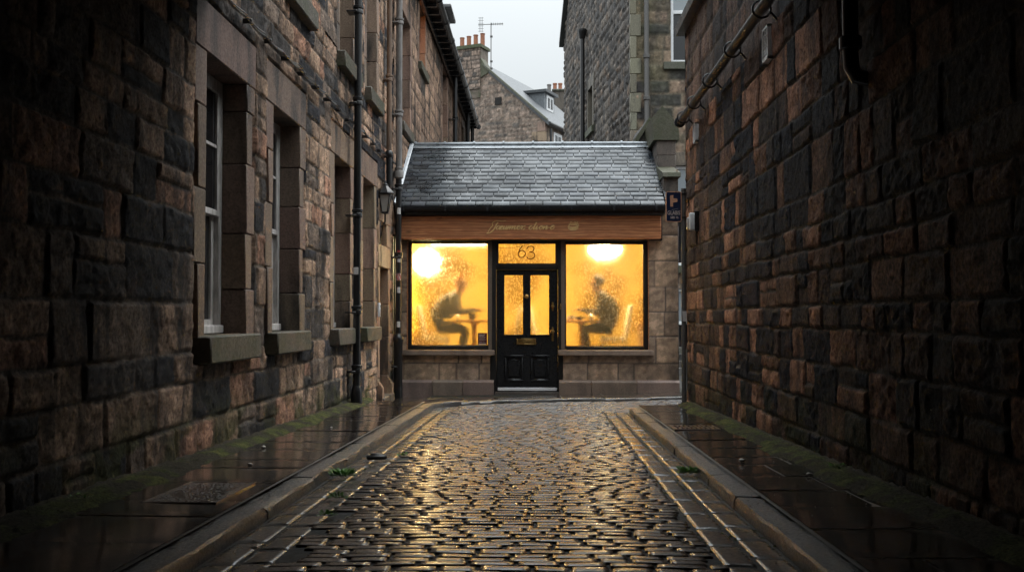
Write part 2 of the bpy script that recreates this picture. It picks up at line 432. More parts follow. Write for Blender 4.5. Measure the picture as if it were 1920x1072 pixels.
def stone_wall(name, O, U, V, N, u0, u1, v0, v1, res, mat, parent, palette, ch=(0.2, 0.36), bl=(0.26, 0.72), seed=1,
               openings=(), flats=(), relief=0.045, face=0.05, warp=0.02, edge=0.035, joint=0.006, mortar=(0.10, 0.085, 0.07), colfn=None, top=None, mort_h=0.0, low=1.0, snecked=0.0):
    def lines(a, b, edges):
        L = list(np.arange(a, b, res)) + [b]
        for e in edges:
            if a < e < b:
                L = [x for x in L if abs(x - e) > res * 0.5] + [e]
        return np.array(sorted(set(L)))
    lu = lines(u0, u1, [x for o in openings for x in o[:2]])
    lv = lines(v0, v1, [x for o in openings for x in o[2:]])
    uu, vv = np.meshgrid(lu, lv)
    wu = uu + (fbm(uu * 3.1, vv * 3.1, seed + 5, 3) - 0.5) * warp * 2 + (vn(uu * 14, vv * 14, seed + 9) - .5) * warp * 0.5
    wv = vv + (fbm(uu * 2.6 + 40, vv * 2.6, seed + 6, 3) - 0.5) * warp * 2 + (vn(uu * 14, vv * 14, seed + 10) - .5) * warp * 0.5
    cv, rows = layout(u0, u1, v0, v1, ch, bl, seed)
    ci = np.clip(np.searchsorted(cv, wv) - 1, 0, len(rows) - 1)
    L = np.zeros_like(uu); Rr = np.ones_like(uu); bid = np.zeros(uu.shape, np.int64)
    for i, us in enumerate(rows):
        mk = ci == i
        if not mk.any(): continue
        b = np.clip(np.searchsorted(us, wu[mk]) - 1, 0, len(us) - 2)
        L[mk] = us[b]; Rr[mk] = us[b + 1]; bid[mk] = i * 1000 + b
    bz0 = bid.astype(np.float64)
    v0_, v1_ = cv[ci], cv[ci + 1]
    sub = (_h(bz0, bz0 * 0 + 13, seed) < snecked) & (v1_ - v0_ > 0.24)
    mid = v0_ + (v1_ - v0_) * (0.38 + 0.24 * _h(bz0, bz0 * 0 + 17, seed))
    upper = wv > mid
    lo_ = np.where(sub & upper, mid, v0_); hi_ = np.where(sub & ~upper, mid, v1_)
    bid = bid + np.where(sub & upper, 500, 0)
    du = np.minimum(wu - L, Rr - wu); dv = np.minimum(wv - lo_, hi_ - wv)
    rc = edge * 1.3
    d = np.minimum(du, dv)
    cor = (du < rc) & (dv < rc)
    d = np.where(cor, rc - np.sqrt((rc - du) ** 2 + (rc - dv) ** 2), d)
    t = sst(d, joint, joint + edge)
    bz = bid.astype(np.float64)
    r1 = _h(bz, bz * 0 + 3, seed); r2 = _h(bz, bz * 0 + 5, seed); r3 = _h(bz, bz * 0 + 7, seed)
    rock = fbm(uu * 5.5 + r1 * 50, vv * 5.5 + r2 * 50, seed + 2, 5) - 0.42
    fine = fbm(uu * 23, vv * 23, seed + 3, 3) - 0.5
    pillow = np.clip(d / 0.10, 0, 1) ** 0.5
    cav = sst(fbm(uu * 12 + r2 * 40, vv * 15 + r3 * 40, seed + 4, 4), 0.40, 0.62)
    tilt = ((wu - (L + Rr) / 2) * (r2 - 0.5) * 0.07 + (wv - (cv[ci] + cv[ci + 1]) / 2) * (r3 - 0.5) * 0.09) * min(1.0, relief / 0.04)
    h = t * (relief * (0.3 + 0.7 * r1) + low * face * rock * (0.5 + 0.5 * pillow) + face * 0.22 * (cav - 0.5) * (0.2 + 1.0 * r2) + face * 0.30 * fine + tilt) + (1 - t) * (0.15 * face * fine + mort_h * relief)
    pal = np.array([p[:3] for p in palette]); w = np.array([p[3] for p in palette]); w = np.cumsum(w / w.sum())
    pi = np.clip(np.searchsorted(w, _h(bz, bz * 0 + 11, seed)), 0, len(pal) - 1)
    C = pal[pi] * (0.8 + 0.4 * r3)[..., None]
    C = C * (0.62 + 0.78 * fbm(uu * 9 + r1 * 30, vv * 6, seed + 8, 4))[..., None] * (0.72 + 0.4 * cav)[..., None]
    mt = np.array(mortar) * (0.7 + 0.6 * fbm(uu * 7, vv * 7, seed + 12, 3))[..., None]
    C = C * t[..., None] + mt * (1 - t[..., None])
    if colfn is not None: C = colfn(uu, vv, C, r1, t)
    for f in flats:
        mk = (uu > f[0] + 0.004) & (uu < f[1] - 0.004) & (vv > f[2] + 0.004) & (vv < f[3] - 0.004)
        h[mk] = -0.03
    O = np.array(O); U_ = np.array(U); V_ = np.array(V); N_ = np.array(N)
    pos = O + uu[..., None] * U_ + vv[..., None] * V_ + h[..., None] * N_
    nr, nc = uu.shape
    idx = np.arange(nr * nc).reshape(nr, nc)
    q = np.stack([idx[:-1, :-1], idx[:-1, 1:], idx[1:, 1:], idx[1:, :-1]], -1).reshape(-1, 4)
    cu = ((lu[:-1] + lu[1:]) / 2)[None, :].repeat(nr - 1, 0).ravel(); cz = ((lv[:-1] + lv[1:]) / 2)[:, None].repeat(nc - 1, 1).ravel()
    keep = np.ones(len(q), bool)
    for o in openings: keep &= ~((cu > o[0]) & (cu < o[1]) & (cz > o[2]) & (cz < o[3]))
    if top is not None: keep &= top(cu, cz)
    q = q[keep]
    if np.dot(np.cross(U_, V_), N_) < 0: q = q[:, ::-1]
    used = np.unique(q); mp = np.full(nr * nc, -1); mp[used] = np.arange(len(used))
    return np_mesh(name, pos.reshape(-1, 3)[used], mp[q], C.reshape(-1, 3)[used], mat, parent)

def block_col(base, v=0.2):
    k = 1 + rnd.uniform(-v, v)
    return tuple(min(1, b * k * (1 + rnd.uniform(-0.05, 0.05))) for b in base)

# ------------------------------------------------------------------ ground, road, pavements
def zr(y): return 0.37 - 0.0225 * y
def camber(x): return -0.018 * (abs(x + 0.16) / 1.3) ** 2 if abs(x + 0.16) < 1.3 else -0.018
def kl(y): return -1.352 - (y - 3.0) * 0.002
def kr(y): return 1.022 + (y - 3.0) * 0.0085

g = MB()
g.add([(-150, -60, -0.16), (150, -60, -0.16), (150, 260, -0.16), (-150, 260, -0.16)], [(0, 1, 2, 3)])
P(g.build('ground', M['ground'], smooth=False), kind='structure')

# joint bed under the setts
g = MB()
def strip(mb, xa, xb, ya, yb, dz, ny=20, nx=16):
    for i in range(ny):
        y0 = ya + (yb - ya) * i / ny; y1 = ya + (yb - ya) * (i + 1) / ny
        for k in range(nx):
            x0 = xa + (xb - xa) * k / nx; x1 = xa + (xb - xa) * (k + 1) / nx
            mb.add([(x0, y0, zr(y0) + camber(x0) + dz), (x1, y0, zr(y0) + camber(x1) + dz), (x1, y1, zr(y1) + camber(x1) + dz), (x0, y1, zr(y1) + camber(x0) + dz)], [(0, 1, 2, 3)])
strip(g, -1.75, 1.6, -9, 12.95, -0.0070)
strip(g, -1.75, 9, 12.95, 19, -0.014, 12, 30)
P(g.build('road_bed', M['bed'], smooth=False), kind='structure')

class Setts:
    def __init__(s): s.V = []; s.F = []; s.C = []; s.n = 0
    a = np.array([-1, -0.93, -0.62, 0, 0.62, 0.93, 1.0]); b = np.array([-1, -0.92, -0.78, 0.0, 0.78, 0.92, 1.0])
    A, B = np.meshgrid(a, b)
    nr, nc = A.shape
    ix = np.arange(nr * nc).reshape(nr, nc)
    Q = np.stack([ix[:-1, :-1], ix[:-1, 1:], ix[1:, 1:], ix[1:, :-1]], -1).reshape(-1, 4)
    def put(s, cx, cy, lx, ly, ang, col, bulge=0.010, dz=0.0, zf=zr):
        A, B = s.A, s.B
        ring = (np.abs(A) > 0.99) | (np.abs(B) > 0.99)
        jx = 1 + np.random.RandomState(s.n * 7 + 3).uniform(-0.03, 0.03, A.shape); jy = 1 + np.random.RandomState(s.n * 5 + 1).uniform(-0.05, 0.05, A.shape)
        x = A * lx / 2 * jx; y = B * ly / 2 * jy
        r = random.Random(s.n)
        z = bulge * (1 - np.abs(A) ** 6) * (1 - np.abs(B) ** 8) + A * r.uniform(-.0022, .0022) + B * r.uniform(-.0016, .0010) + r.uniform(-.0014, .0014) + dz
        z = z + np.random.RandomState(s.n + 77).uniform(-0.0005, 0.0005, A.shape)
        z = np.where(ring, -0.010, z)
        ca, sa = math.cos(ang), math.sin(ang)
        X = cx + x * ca - y * sa; Y = cy + x * sa + y * ca
        Z = z + np.vectorize(zf)(Y) + np.vectorize(camber)(X)
        s.V.append(np.stack([X, Y, Z], -1).reshape(-1, 3)); s.F.append(s.Q + len(s.V[0]) * s.n)
        s.C.append(np.tile(np.array(col), (s.nr * s.nc, 1))); s.n += 1
    def build(s, name, mat):
        return np_mesh(name, np.concatenate(s.V), np.concatenate(s.F), np.concatenate(s.C), mat, None)

def sett_col():
    k = rnd.random()
    base = (0.046, 0.034, 0.028) if k < 0.55 else ((0.032, 0.029, 0.030) if k < 0.85 else (0.075, 0.048, 0.036))
    return block_col(base, 0.35)

def kerbpath_y(x):      # front edge of the pavement before the shop
    pts = [(-1.372, 12.95), (-1.30, 13.2), (-1.05, 13.52), (-0.5, 13.9), (0.4, 14.36), (2.2, 15.2), (9, 18.2)]
    for (x0, y0), (x1, y1) in zip(pts, pts[1:]):
        if x0 <= x <= x1: return y0 + (y1 - y0) * (x - x0) / (x1 - x0)
    return 12.9 if x < 0 else 18
st = Setts()
y = 1.7
row = 0
while y < 17.6:
    d = rnd.uniform(0.070, 0.092)
    yc = y + d / 2
    if yc < 12.35:
        xa, xb = kl(yc) + 0.30, kr(yc) - 0.31
    else:
        xa = kl(min(yc, 12.9)) + (0.30 if yc < 12.8 else 0.02); xb = kr(12.3) - 0.31 if yc < 12.45 else (1.22 if yc < 12.95 else 6.5)
    x = xa + (rnd.uniform(-0.1, 0.0))
    wob = rnd.uniform(-0.004, 0.004)
    while x < xb - 0.05:
        l = rnd.uniform(0.12, 0.215)
        if x + l > xb: l = max(0.08, xb - x)
        cx = x + l / 2
        if yc < kerbpath_y(cx) - 0.03 and cx - l / 2 > xa - 0.06:
            st.put(cx, yc + wob + 0.004 * math.sin(cx * 2.1 + row * .3), l - 0.009, d - 0.007, rnd.uniform(-0.02, 0.02), sett_col(), bulge=rnd.uniform(0.0015, 0.003))
        x += l
    y += d; row += 1
# long channel setts beside the kerbs
for side in (0, 1):
    for k in range(2):
        y = 1.6
        while y < 12.6:
            l = rnd.uniform(0.24, 0.46); yc = y + l / 2
            cx = kl(yc) + 0.075 + 0.145 * k if side == 0 else kr(yc) - 0.08 - 0.15 * k
            st.put(cx, yc, 0.13, l - 0.015, 0, block_col((0.048, 0.042, 0.036), 0.3), bulge=0.0022, dz=-0.0035)
            y += l
P(st.build('road', M['sett']), kind='structure')

def kerb(name, path, h, w, side, zf, seed, hfn=None):
    """kerb stones swept along a path; side +1: top lies to the left of travel"""
    pts = [Vector((p[0], p[1], 0)) for p in path]
    seg = [(b - a).length for a, b in zip(pts, pts[1:])]; T = sum(seg)
    def at(s):
        s = max(0, min(T - 1e-6, s))
        for (a, b), l in zip(zip(pts, pts[1:]), seg):
            if s <= l: return a.lerp(b, s / l), (b - a).normalized()
            s -= l
        return pts[-1], (pts[-1] - pts[-2]).normalized()
    r = random.Random(seed)
    mb = MB(); s0 = 0
    while s0 < T - 0.05:
        l = r.uniform(0.55, 1.05); s1 = min(T, s0 + l)
        if T - s1 < 0.25: s1 = T
        n = max(2, int((s1 - s0) / 0.09)); vs = []; fs = []
        dz = r.uniform(-0.004, 0.004); dx = r.uniform(-0.004, 0.004)
        prof = [(0.0, -0.14), (0.0, h * 0.4), (0.002, h - 0.012), (0.012, h - 0.001), (0.06, h), (w * 0.7, h + 0.002), (w - 0.008, h), (w, h - 0.006), (w, -0.1)]
        m = len(prof)
        for i in range(n + 1):
            s_ = s0 + 0.0015 + (s1 - s0 - 0.003) * i / n
            p, d = at(s_)
            nrm = Vector((-d.y, d.x, 0)) * side
            endk = 0.003 if i in (0, n) else 0
            chip = max(0, (float(fbm(np.array([s_ * 5.0]), np.array([seed * 3.1]), seed, 3)[0]) - 0.55)) * 0.05
            for j, (a, b) in enumerate(prof):
                jj = r.uniform(-0.0045, 0.0045) if 0 < j < m - 1 else 0
                q = p + nrm * (a + dx + jj + (chip if j in (2, 3) else 0))
                vs.append((q.x, q.y, zf(q.y) + camber(q.x) + b + (dz - endk + r.uniform(-.002, .002) if j > 1 and j < m - 1 else 0) - (chip * 0.6 if j in (2, 3) else 0)))
        for i in range(n):
            for j in range(m - 1): fs.append((i * m + j, (i + 1) * m + j, (i + 1) * m + j + 1, i * m + j + 1))
        fs.append(tuple(range(m))); fs.append(tuple(n * m + j for j in reversed(range(m))))
        mb.add(vs, fs, block_col((0.050, 0.044, 0.040), 0.3))
        s0 = s1
    return P(mb.build(name, M['kerb'], None, True, 32), kind='structure')
kerb('kerb', [(kl(1.0), 1.0), (kl(12.7), 12.7), (-1.355, 12.98), (-1.28, 13.24), (-1.05, 13.52)], 0.066, 0.148, 1, zr, 4)
kerb('kerb', [(kr(1.0), 1.0), (kr(12.2), 12.2), (1.13, 12.42), (1.22, 12.58), (1.38, 12.68), (1.65, 12.74), (2.6, 12.80), (5, 12.85)], 0.066, 0.145, -1, zr, 8)
kerb('kerb', [(-1.05, 13.52), (-0.5, 13.9), (0.4, 14.36), (2.2, 15.2), (9, 18.2)], 0.045, 0.16, 1, zr, 12)

def slab(mb_list, corners, col, nx=6, ny=6, seed=0):
    """corners: 4 xyz, ccw; a slightly uneven flagstone"""
    V, F, C = mb_list
    c = [np.array(p) for p in corners]
    a = np.linspace(0, 1, nx); b = np.linspace(0, 1, ny)
    A, B = np.meshgrid(a, b)
    Pn = ((1 - A) * (1 - B))[..., None] * c[0] + (A * (1 - B))[..., None] * c[1] + (A * B)[..., None] * c[2] + ((1 - A) * B)[..., None] * c[3]
    e = np.minimum(np.minimum(A, 1 - A), np.minimum(B, 1 - B))
    Pn[..., 2] += (fbm(Pn[..., 0] * 2.3, Pn[..., 1] * 2.3, seed, 3) - 0.5) * 0.006 - np.where(e < 1e-6, 0.003, 0) + rnd.uniform(-0.0025, 0.0025)
    base = sum(len(x) for x in V)
    ix = np.arange(nx * ny).reshape(ny, nx) + base
    V.append(Pn.reshape(-1, 3)); F.append(np.stack([ix[:-1, :-1], ix[:-1, 1:], ix[1:, 1:], ix[1:, :-1]], -1).reshape(-1, 4))
    C.append(np.tile(np.array(col), (nx * ny, 1)))
FL = ([], [], [])
GAP = 0.010
y = 0.8
while y < 13.05:
    l = rnd.uniform(0.42, 0.66); y1 = min(13.25, y + l)
    xa, xb = -2.42, kl(y) - 0.151
    z0 = lambda q: zr(q) + 0.068
    slab(FL, [(xa, y + GAP, z0(y) + .01), (xb, y + GAP, z0(y)), (kl(y1) - 0.151, y1, z0(y1)), (xa, y1, z0(y1) + .01)], block_col((0.034, 0.026, 0.021), 0.2), 12, 9, 3)
    y = y1
P(np_mesh('pavement', np.concatenate(FL[0]), np.concatenate(FL[1]), np.concatenate(FL[2]), M['flag'], None, True), kind='structure')
FR = ([], [], [])
y = 0.8
while y < 12.5:
    l = rnd.uniform(0.42, 0.66); y1 = min(12.6, y + l)
    xa = kr(y) + 0.148; xb = 1.97
    z0 = lambda q: zr(q) + 0.066
    if rnd.random() < 0.25:
        xm = xa + rnd.uniform(0.25, 0.5)
        slab(FR, [(xa, y + GAP, z0(y)), (xm - GAP / 2, y + GAP, z0(y)), (xm - GAP / 2, y1, z0(y1)), (kr(y1) + 0.148, y1, z0(y1))], block_col((0.030, 0.025, 0.021), 0.2), 8, 9, 5)
        slab(FR, [(xm + GAP / 2, y + GAP, z0(y)), (xb, y + GAP, z0(y) + .01), (xb, y1, z0(y1) + .01), (xm + GAP / 2, y1, z0(y1))], block_col((0.030, 0.025, 0.021), 0.2), 8, 9, 5)
    else:
        slab(FR, [(xa, y + GAP, z0(y)), (xb, y + GAP, z0(y) + .01), (xb, y1, z0(y1) + .01), (kr(y1) + 0.148, y1, z0(y1))], block_col((0.030, 0.025, 0.021), 0.2), 12, 9, 5)
    y = y1
P(np_mesh('pavement', np.concatenate(FR[0]), np.concatenate(FR[1]), np.concatenate(FR[2]), M['flag'], None, True), kind='structure')
# pavement before the shop
FS = ([], [], [])
def shop_z(x, y):
    yf = kerbpath_y(x) if x > -1.3 else 13.1
    zf0 = zr(yf) + 0.04; zb = -0.075 + (x + 2.3) / 4.6 * 0.105
    t = (y - yf) / max(0.2, 16.45 - yf)
    return zf0 + (zb - zf0) * max(0, min(1, t))
xs = [-2.42, -1.75, -1.1, -0.72, -0.10, 0.34, 1.0, 1.7, 2.6, 3.6]
for xa, xb in zip(xs, xs[1:]):
    def yf(x): return (kerbpath_y(x) + 0.165) if x > -1.3 else 13.27
    n = 3 if xb < 1.2 else 2
    for i in range(n):
        cs = []
        for (x, tt) in ((xa + GAP, i / n), (xb, i / n), (xb, (i + 1) / n), (xa + GAP, (i + 1) / n)):
            yy = yf(x) + (16.5 - yf(x)) * tt
            if tt == i / n and i > 0: yy += GAP
            cs.append((x, yy, shop_z(x, yy)))
        slab(FS, cs, block_col((0.050, 0.040, 0.033), 0.22), 9, 9, 9)
P(np_mesh('pavement', np.concatenate(FS[0]), np.concatenate(FS[1]), np.concatenate(FS[2]), M['flag'], None, True), kind='structure')
# mortar bed showing in the joints
g = MB()
for i in range(26):
    y0, y1 = 0.5 + i * 0.49, 0.5 + (i + 1) * 0.49
    g.add([(-2.4, y0, zr(y0) + .0665), (kl(y0) - .135, y0, zr(y0) + .0605), (kl(y1) - .135, y1, zr(y1) + .0605), (-2.4, y1, zr(y1) + .0665)], [(0, 1, 2, 3)])
    if y1 < 12.7: g.add([(kr(y0) + .13, y0, zr(y0) + .0575), (1.96, y0, zr(y0) + .0635), (1.96, y1, zr(y1) + .0635), (kr(y1) + .13, y1, zr(y1) + .0575)], [(0, 1, 2, 3)])
for xa, xb in zip(xs, xs[1:]):
    for i in range(6):
        q = []
        for x, tt in ((xa, i / 6), (xb, i / 6), (xb, (i + 1) / 6), (xa, (i + 1) / 6)):
            y0 = (kerbpath_y(x) + 0.15) if x > -1.3 else 13.26
            yy = y0 + (16.5 - y0) * tt
            q.append((x, yy, shop_z(x, yy) - 0.005))
        g.add(q, [(0, 1, 2, 3)])
P(g.build('pavement_bed', M['mortar'], smooth=False), kind='structure')

# moss along the wall feet
def moss(xw, sgn, ya, yb, zf, seed):
    ny = int((yb - ya) / 0.025); nx = 14
    Y, A = np.meshgrid(np.linspace(ya, yb, ny), np.linspace(0, 1, nx), indexing='ij')
    wd = 0.10 + 0.12 * fbm(Y * 1.7, Y * 0 + seed, seed, 4)
    X = xw + sgn * A * wd * 1.6
    zz = np.vectorize(zf)(Y)
    hgt = (1 - A) ** 0.7 * 0.035 + (fbm(X * 22, Y * 22, seed, 4) - 0.5) * 0.03 - sst(A, 0.45, 1.0) * 0.03 + (fbm(X * 60, Y * 60, seed + 4, 2) - .5) * 0.012
    Z = zz + 0.004 + hgt
    n = fbm(X * 9, Y * 9, seed + 2, 4)[..., None]
    c1 = np.array((0.060, 0.070, 0.020)); c2 = np.array((0.042, 0.036, 0.024)); c3 = np.array((0.10, 0.10, 0.032))
    k = sst(n, 0.38, 0.6)
    C = c2 * (1 - k) + c1 * k
    C = C * (1 - sst(n, 0.6, 0.75)) + c3 * sst(n, 0.6, 0.75)
    edge_d = sst(A, 0.0, 0.25)[..., None]
    C = np.array((0.06, 0.05, 0.04)) * (1 - edge_d) + C * edge_d
    ix = np.arange(ny * nx).reshape(ny, nx)
    F = np.stack([ix[:-1, :-1], ix[:-1, 1:], ix[1:, 1:], ix[1:, :-1]], -1).reshape(-1, 4)
    if sgn > 0: F = F[:, ::-1]
    F = F[:, ::-1]
    return P(np_mesh('moss', np.stack([X, Y, Z], -1).reshape(-1, 3), F, C.reshape(-1, 3), M['moss'], None), kind='stuff')
moss(-2.36, 1, 1.0, 13.3, lambda q: zr(q) + 0.075, 3)
moss(1.905, -1, 1.0, 12.5, lambda q: zr(q) + 0.073, 5)

# ------------------------------------------------------------------ LEFT building
LB = empty('stone_building', (-2.37, 9, 0), 'long sandstone building with deep sash windows forming the left side of the alley', 'building')
PAL_L = [(0.43, 0.29, 0.20, 2.4), (0.33, 0.225, 0.16, 2.0), (0.22, 0.165, 0.13, 1.4), (0.52, 0.35, 0.25, 1.2), (0.042, 0.041, 0.046, 3.0), (0.42, 0.235, 0.16, 1.2), (0.085, 0.075, 0.07, 1.6)]
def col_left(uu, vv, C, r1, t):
    soot_shade = 1 - sst(uu, 3.0, 12.0) * 1.0  # near-end alley shade painted into the stone colour, broken by sooty patches
    soot_shade = soot_shade * (0.4 + 0.6 * fbm(uu * 0.8, vv * 1.1, 91, 3))
    C = C * (1 - 0.74 * soot_shade)[..., None]
    gz = vv - (0.45 - 0.0225 * uu)
    mo = (1 - sst(gz, 0.05, 0.55)) * sst(fbm(uu * 3, vv * 5, 31, 4), 0.42, 0.62) * sst(uu, 2, 6)
    C = C * (1 - mo[..., None] * 0.85) + np.array((0.05, 0.055, 0.02)) * mo[..., None] * 0.85
    return C
GWIN = [(6.96, 7.95), (8.74, 9.74), (11.40, 12.40), (13.27, 14.20)]
ZS, ZT = 1.125, 3.14
UWIN = [(9.20, 9.98), (11.66, 12.56), (13.50, 14.36)]
UZS, UZT = 4.39, 6.45
FWIN = [(17.02, 18.12, 4.62, 6.58), (19.52, 20.58, 6.30, 7.56), (24.25, 25.55, 5.3, 7.5), (26.95, 28.0, 5.3, 7.5), (20.0, 20.8, 4.0, 4.75), (30.2, 31.2, 5.2, 7.2)]
DOOR = (14.64, 15.46, 0.02, 2.0); LITE = (14.72, 15.27, 2.335, 2.675)
ops = [(a, b, ZS, ZT) for a, b in GWIN] + [(a, b, UZS, UZT) for a, b in UWIN] + [DOOR, LITE]
flats = [(a - 0.24, b + 0.24, ZS - 0.2, ZT + 0.38) for a, b in GWIN] + [(a - 0.2, b + 0.2, UZS - 0.2, UZT + 0.3) for a, b in UWIN] + [(14.5, 15.62, -0.1, 3.0)]
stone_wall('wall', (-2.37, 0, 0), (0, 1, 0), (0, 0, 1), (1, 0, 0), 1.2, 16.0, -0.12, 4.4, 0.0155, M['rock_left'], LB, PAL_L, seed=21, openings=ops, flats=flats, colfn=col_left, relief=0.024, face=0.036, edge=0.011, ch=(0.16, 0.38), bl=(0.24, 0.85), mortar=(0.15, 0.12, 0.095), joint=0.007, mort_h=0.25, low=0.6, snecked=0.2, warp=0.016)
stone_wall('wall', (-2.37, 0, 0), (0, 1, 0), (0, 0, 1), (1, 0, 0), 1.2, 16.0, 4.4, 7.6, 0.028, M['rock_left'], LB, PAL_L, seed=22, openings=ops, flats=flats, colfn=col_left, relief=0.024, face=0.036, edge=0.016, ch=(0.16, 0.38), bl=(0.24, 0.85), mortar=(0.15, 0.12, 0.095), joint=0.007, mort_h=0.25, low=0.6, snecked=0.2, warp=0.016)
PAL_LF = [(0.36, 0.24, 0.17, 3), (0.30, 0.20, 0.145, 3), (0.25, 0.17, 0.125, 2), (0.40, 0.27, 0.19, 1.2), (0.12, 0.10, 0.085, 0.8)]
stone_wall('wall', (-2.37, 0, 0), (0, 1, 0), (0, 0, 1), (1, 0, 0), 16.0, 33.0, 2.6, 7.62, 0.045, M['rock_left'], LB, PAL_LF, seed=33, ch=(0.22, 0.36), bl=(0.4, 0.9), openings=[f for f in FWIN], flats=[(f[0] - .16, f[1] + .16, f[2] - .18, f[3] + .25) for f in FWIN], relief=0.02, face=0.025, edge=0.03, mortar=(0.09, 0.07, 0.055))
# core, roof and eave of the building
c = MB(); c.box(-9, -3.2, -8.2, 33.0, -0.15, 7.55); c.box(-3.2, -2.40, -8.2, 1.2, -0.15, 7.55); c.box(-3.2, -2.37, 32.7, 33.0, -.15, 7.55)
c.box(-3.2, -2.39, 16.05, 32.7, -.15, 2.6); c.box(-3.2, -2.40, 1.2, 32.7, 7.53, 7.57)
c.build('core_wall', M['dark_inside'], LB, False)
c = MB(); c.prism([(-2.02, 7.74), (-6.0, 11.4), (-9.2, 8.2), (-9.2, 7.62), (-2.02, 7.66)], 'y', -8.2, 33.15, col=(0.05, 0.055, 0.06)); c.build('roof', M['slate_far'], LB, False)
c = MB(); c.box(-2.37, -2.04, -8, 33.1, 7.60, 7.655, 0.004); c.box(-2.31, -2.27, -8, 33.0, 7.45, 7.60)
for i in range(60): c.box(-2.36, -2.06, 2.2 + i * 0.52, 2.26 + i * 0.52, 7.52, 7.6)
c.build('eave', M['black_paint'], LB, False)
c = MB(); c.tube([(-2.03, y_, 7.68 + 0.006 * math.sin(y_)) for y_ in np.arange(-8, 33.2, 0.8)], 0.075, 10)
for i in range(22): c.tube([(-2.03, 1.9 + i * 1.5, 7.68), (-2.03, 1.96 + i * 1.5, 7.68)], 0.088, 10)
c.build('gutter', M['black_iron'], LB)

def surround(y0, y1, z0, z1, parent, base, depth=0.32, jw=(0.15, 0.23), lint=0.36, proud=0.014, name='surround', sillless=True, soot_shade=0.0):
    c = MB(); x0 = -2.37 - depth; xf = -2.37 + proud
    for side in (0, 1):
        z = z0 - 0.02; k = side
        while z < z1 - 0.02:
            hh = rnd.uniform(0.34, 0.62)
            zt = z1 if z1 - (z + hh) < 0.22 else z + hh
            w = jw[k % 2] + rnd.uniform(-0.02, 0.02); k += 1
            if side == 0: c.box(x0, xf + rnd.uniform(-.004, .004), y0 - w, y0 + rnd.uniform(-.003, .003), z + 0.004, zt - 0.003, 0.007, block_col(base, 0.22))
            else: c.box(x0, xf + rnd.uniform(-.004, .004), y1 + rnd.uniform(-.003, .003), y1 + w, z + 0.004, zt - 0.003, 0.007, block_col(base, 0.22))
            z = zt
    c.box(x0, xf + 0.003, y0 - jw[1], y1 + jw[1], z1, z1 + lint, 0.009, block_col(tuple(b * 0.85 for b in base), 0.1))
    return c.build(name, M['ashlar'], parent)

def sash(y0, y1, z0, z1, parent, x=-2.575, glass=None, bars=True, shutter=False, paint='old_white', sill_h=0.2, proud=0.11, sill_over=0.13, base=(0.2, 0.15, 0.12), soot_shade=1.0, lint=0.36):
    """a box sash window; the frame mesh is the part, its pieces are sub-parts"""
    c = MB(); b = 0.006; zm = z0 + (z1 - z0) * 0.47
    c.box(x - 0.07, x + 0.02, y0, y0 + 0.075, z0, z1, b); c.box(x - 0.07, x + 0.02, y1 - 0.075, y1, z0, z1, b)
    c.box(x - 0.07, x + 0.018, y0 + .07, y1 - .07, z1 - 0.07, z1, b); c.box(x - 0.07, x + 0.045, y0 + .01, y1 - .01, z0, z0 + 0.065, b)
    def leaf(xc, za, zb):
        c.box(xc - 0.02, xc + 0.02, y0 + 0.07, y0 + 0.125, za, zb, 0.004); c.box(xc - 0.02, xc + 0.02, y1 - 0.125, y1 - 0.07, za, zb, 0.004)
        c.box(xc - 0.019, xc + 0.019, y0 + 0.12, y1 - 0.12, za, za + 0.05, 0.004); c.box(xc - 0.019, xc + 0.019, y0 + 0.12, y1 - 0.12, zb - 0.045, zb, 0.004)
        if bars:
            ym = (y0 + y1) / 2
            c.box(xc - 0.012, xc + 0.014, ym - 0.012, ym + 0.012, za + 0.04, zb - 0.04)
    leaf(x, zm - 0.02, z1 - 0.06); leaf(x - 0.042, z0 + 0.06, zm + 0.025)
    if bars:
        zq = (zm + z1) / 2; c.box(x - 0.011, x + 0.013, y0 + 0.1, y1 - 0.1, zq - 0.012, zq + 0.012)
    w = c.build('window', M[paint], parent)
    gl = MB(); gl.box(x - 0.006, x, y0 + .1, y1 - .1, zm, z1 - .08); gl.box(x - 0.048, x - 0.042, y0 + .1, y1 - .1, z0 + .08, zm)
    gl.build('glass', M[glass or 'glass_dark'], w, False)
    if shutter:
        sh = MB(); n = 5
        for i in range(n):
            ya = y0 + 0.08 + (y1 - y0 - 0.16) * i / n; yb = y0 + 0.08 + (y1 - y0 - 0.16) * (i + 1) / n
            sh.box(x - 0.13, x - 0.11, ya + .003, yb - .003, z0 + 0.05, zm + 0.05, 0.003)
        sh.build('shutter', M['grey_boards'], w)
    sl = MB()
    sl.box(-2.60, -2.37 + proud, y0 - sill_over, y1 + sill_over, z0 - sill_h, z0 - 0.004, 0.012, block_col((0.10, 0.085, 0.068), 0.15))
    sl.build('sill', M['mossy'], w)
    surround(y0, y1, z0, z1, w, base, lint=lint)
    return w

for i, (a, b) in enumerate(GWIN):
    k = [0.75, 0.85, 0.95, 1.0][i]
    sash(a, b, ZS, ZT, LB, shutter=(i < 2), base=tuple(k * q for q in ((0.26, 0.185, 0.14) if i < 2 else (0.30, 0.21, 0.15))))
for i, (a, b) in enumerate(UWIN):
    k = [0.7, 0.95, 1.0][i]
    sash(a, b, UZS, UZT, LB, base=tuple(k * q for q in (0.29, 0.205, 0.15)), lint=0.3, bars=False)
for i, (a, b, z0, z1) in enumerate(FWIN):
    sash(a, b, z0, z1, LB, base=(0.30, 0.195, 0.14), lint=0.25, bars=(i == 0), glass='lit_pane' if i == 1 else None, sill_h=0.17, proud=0.08)
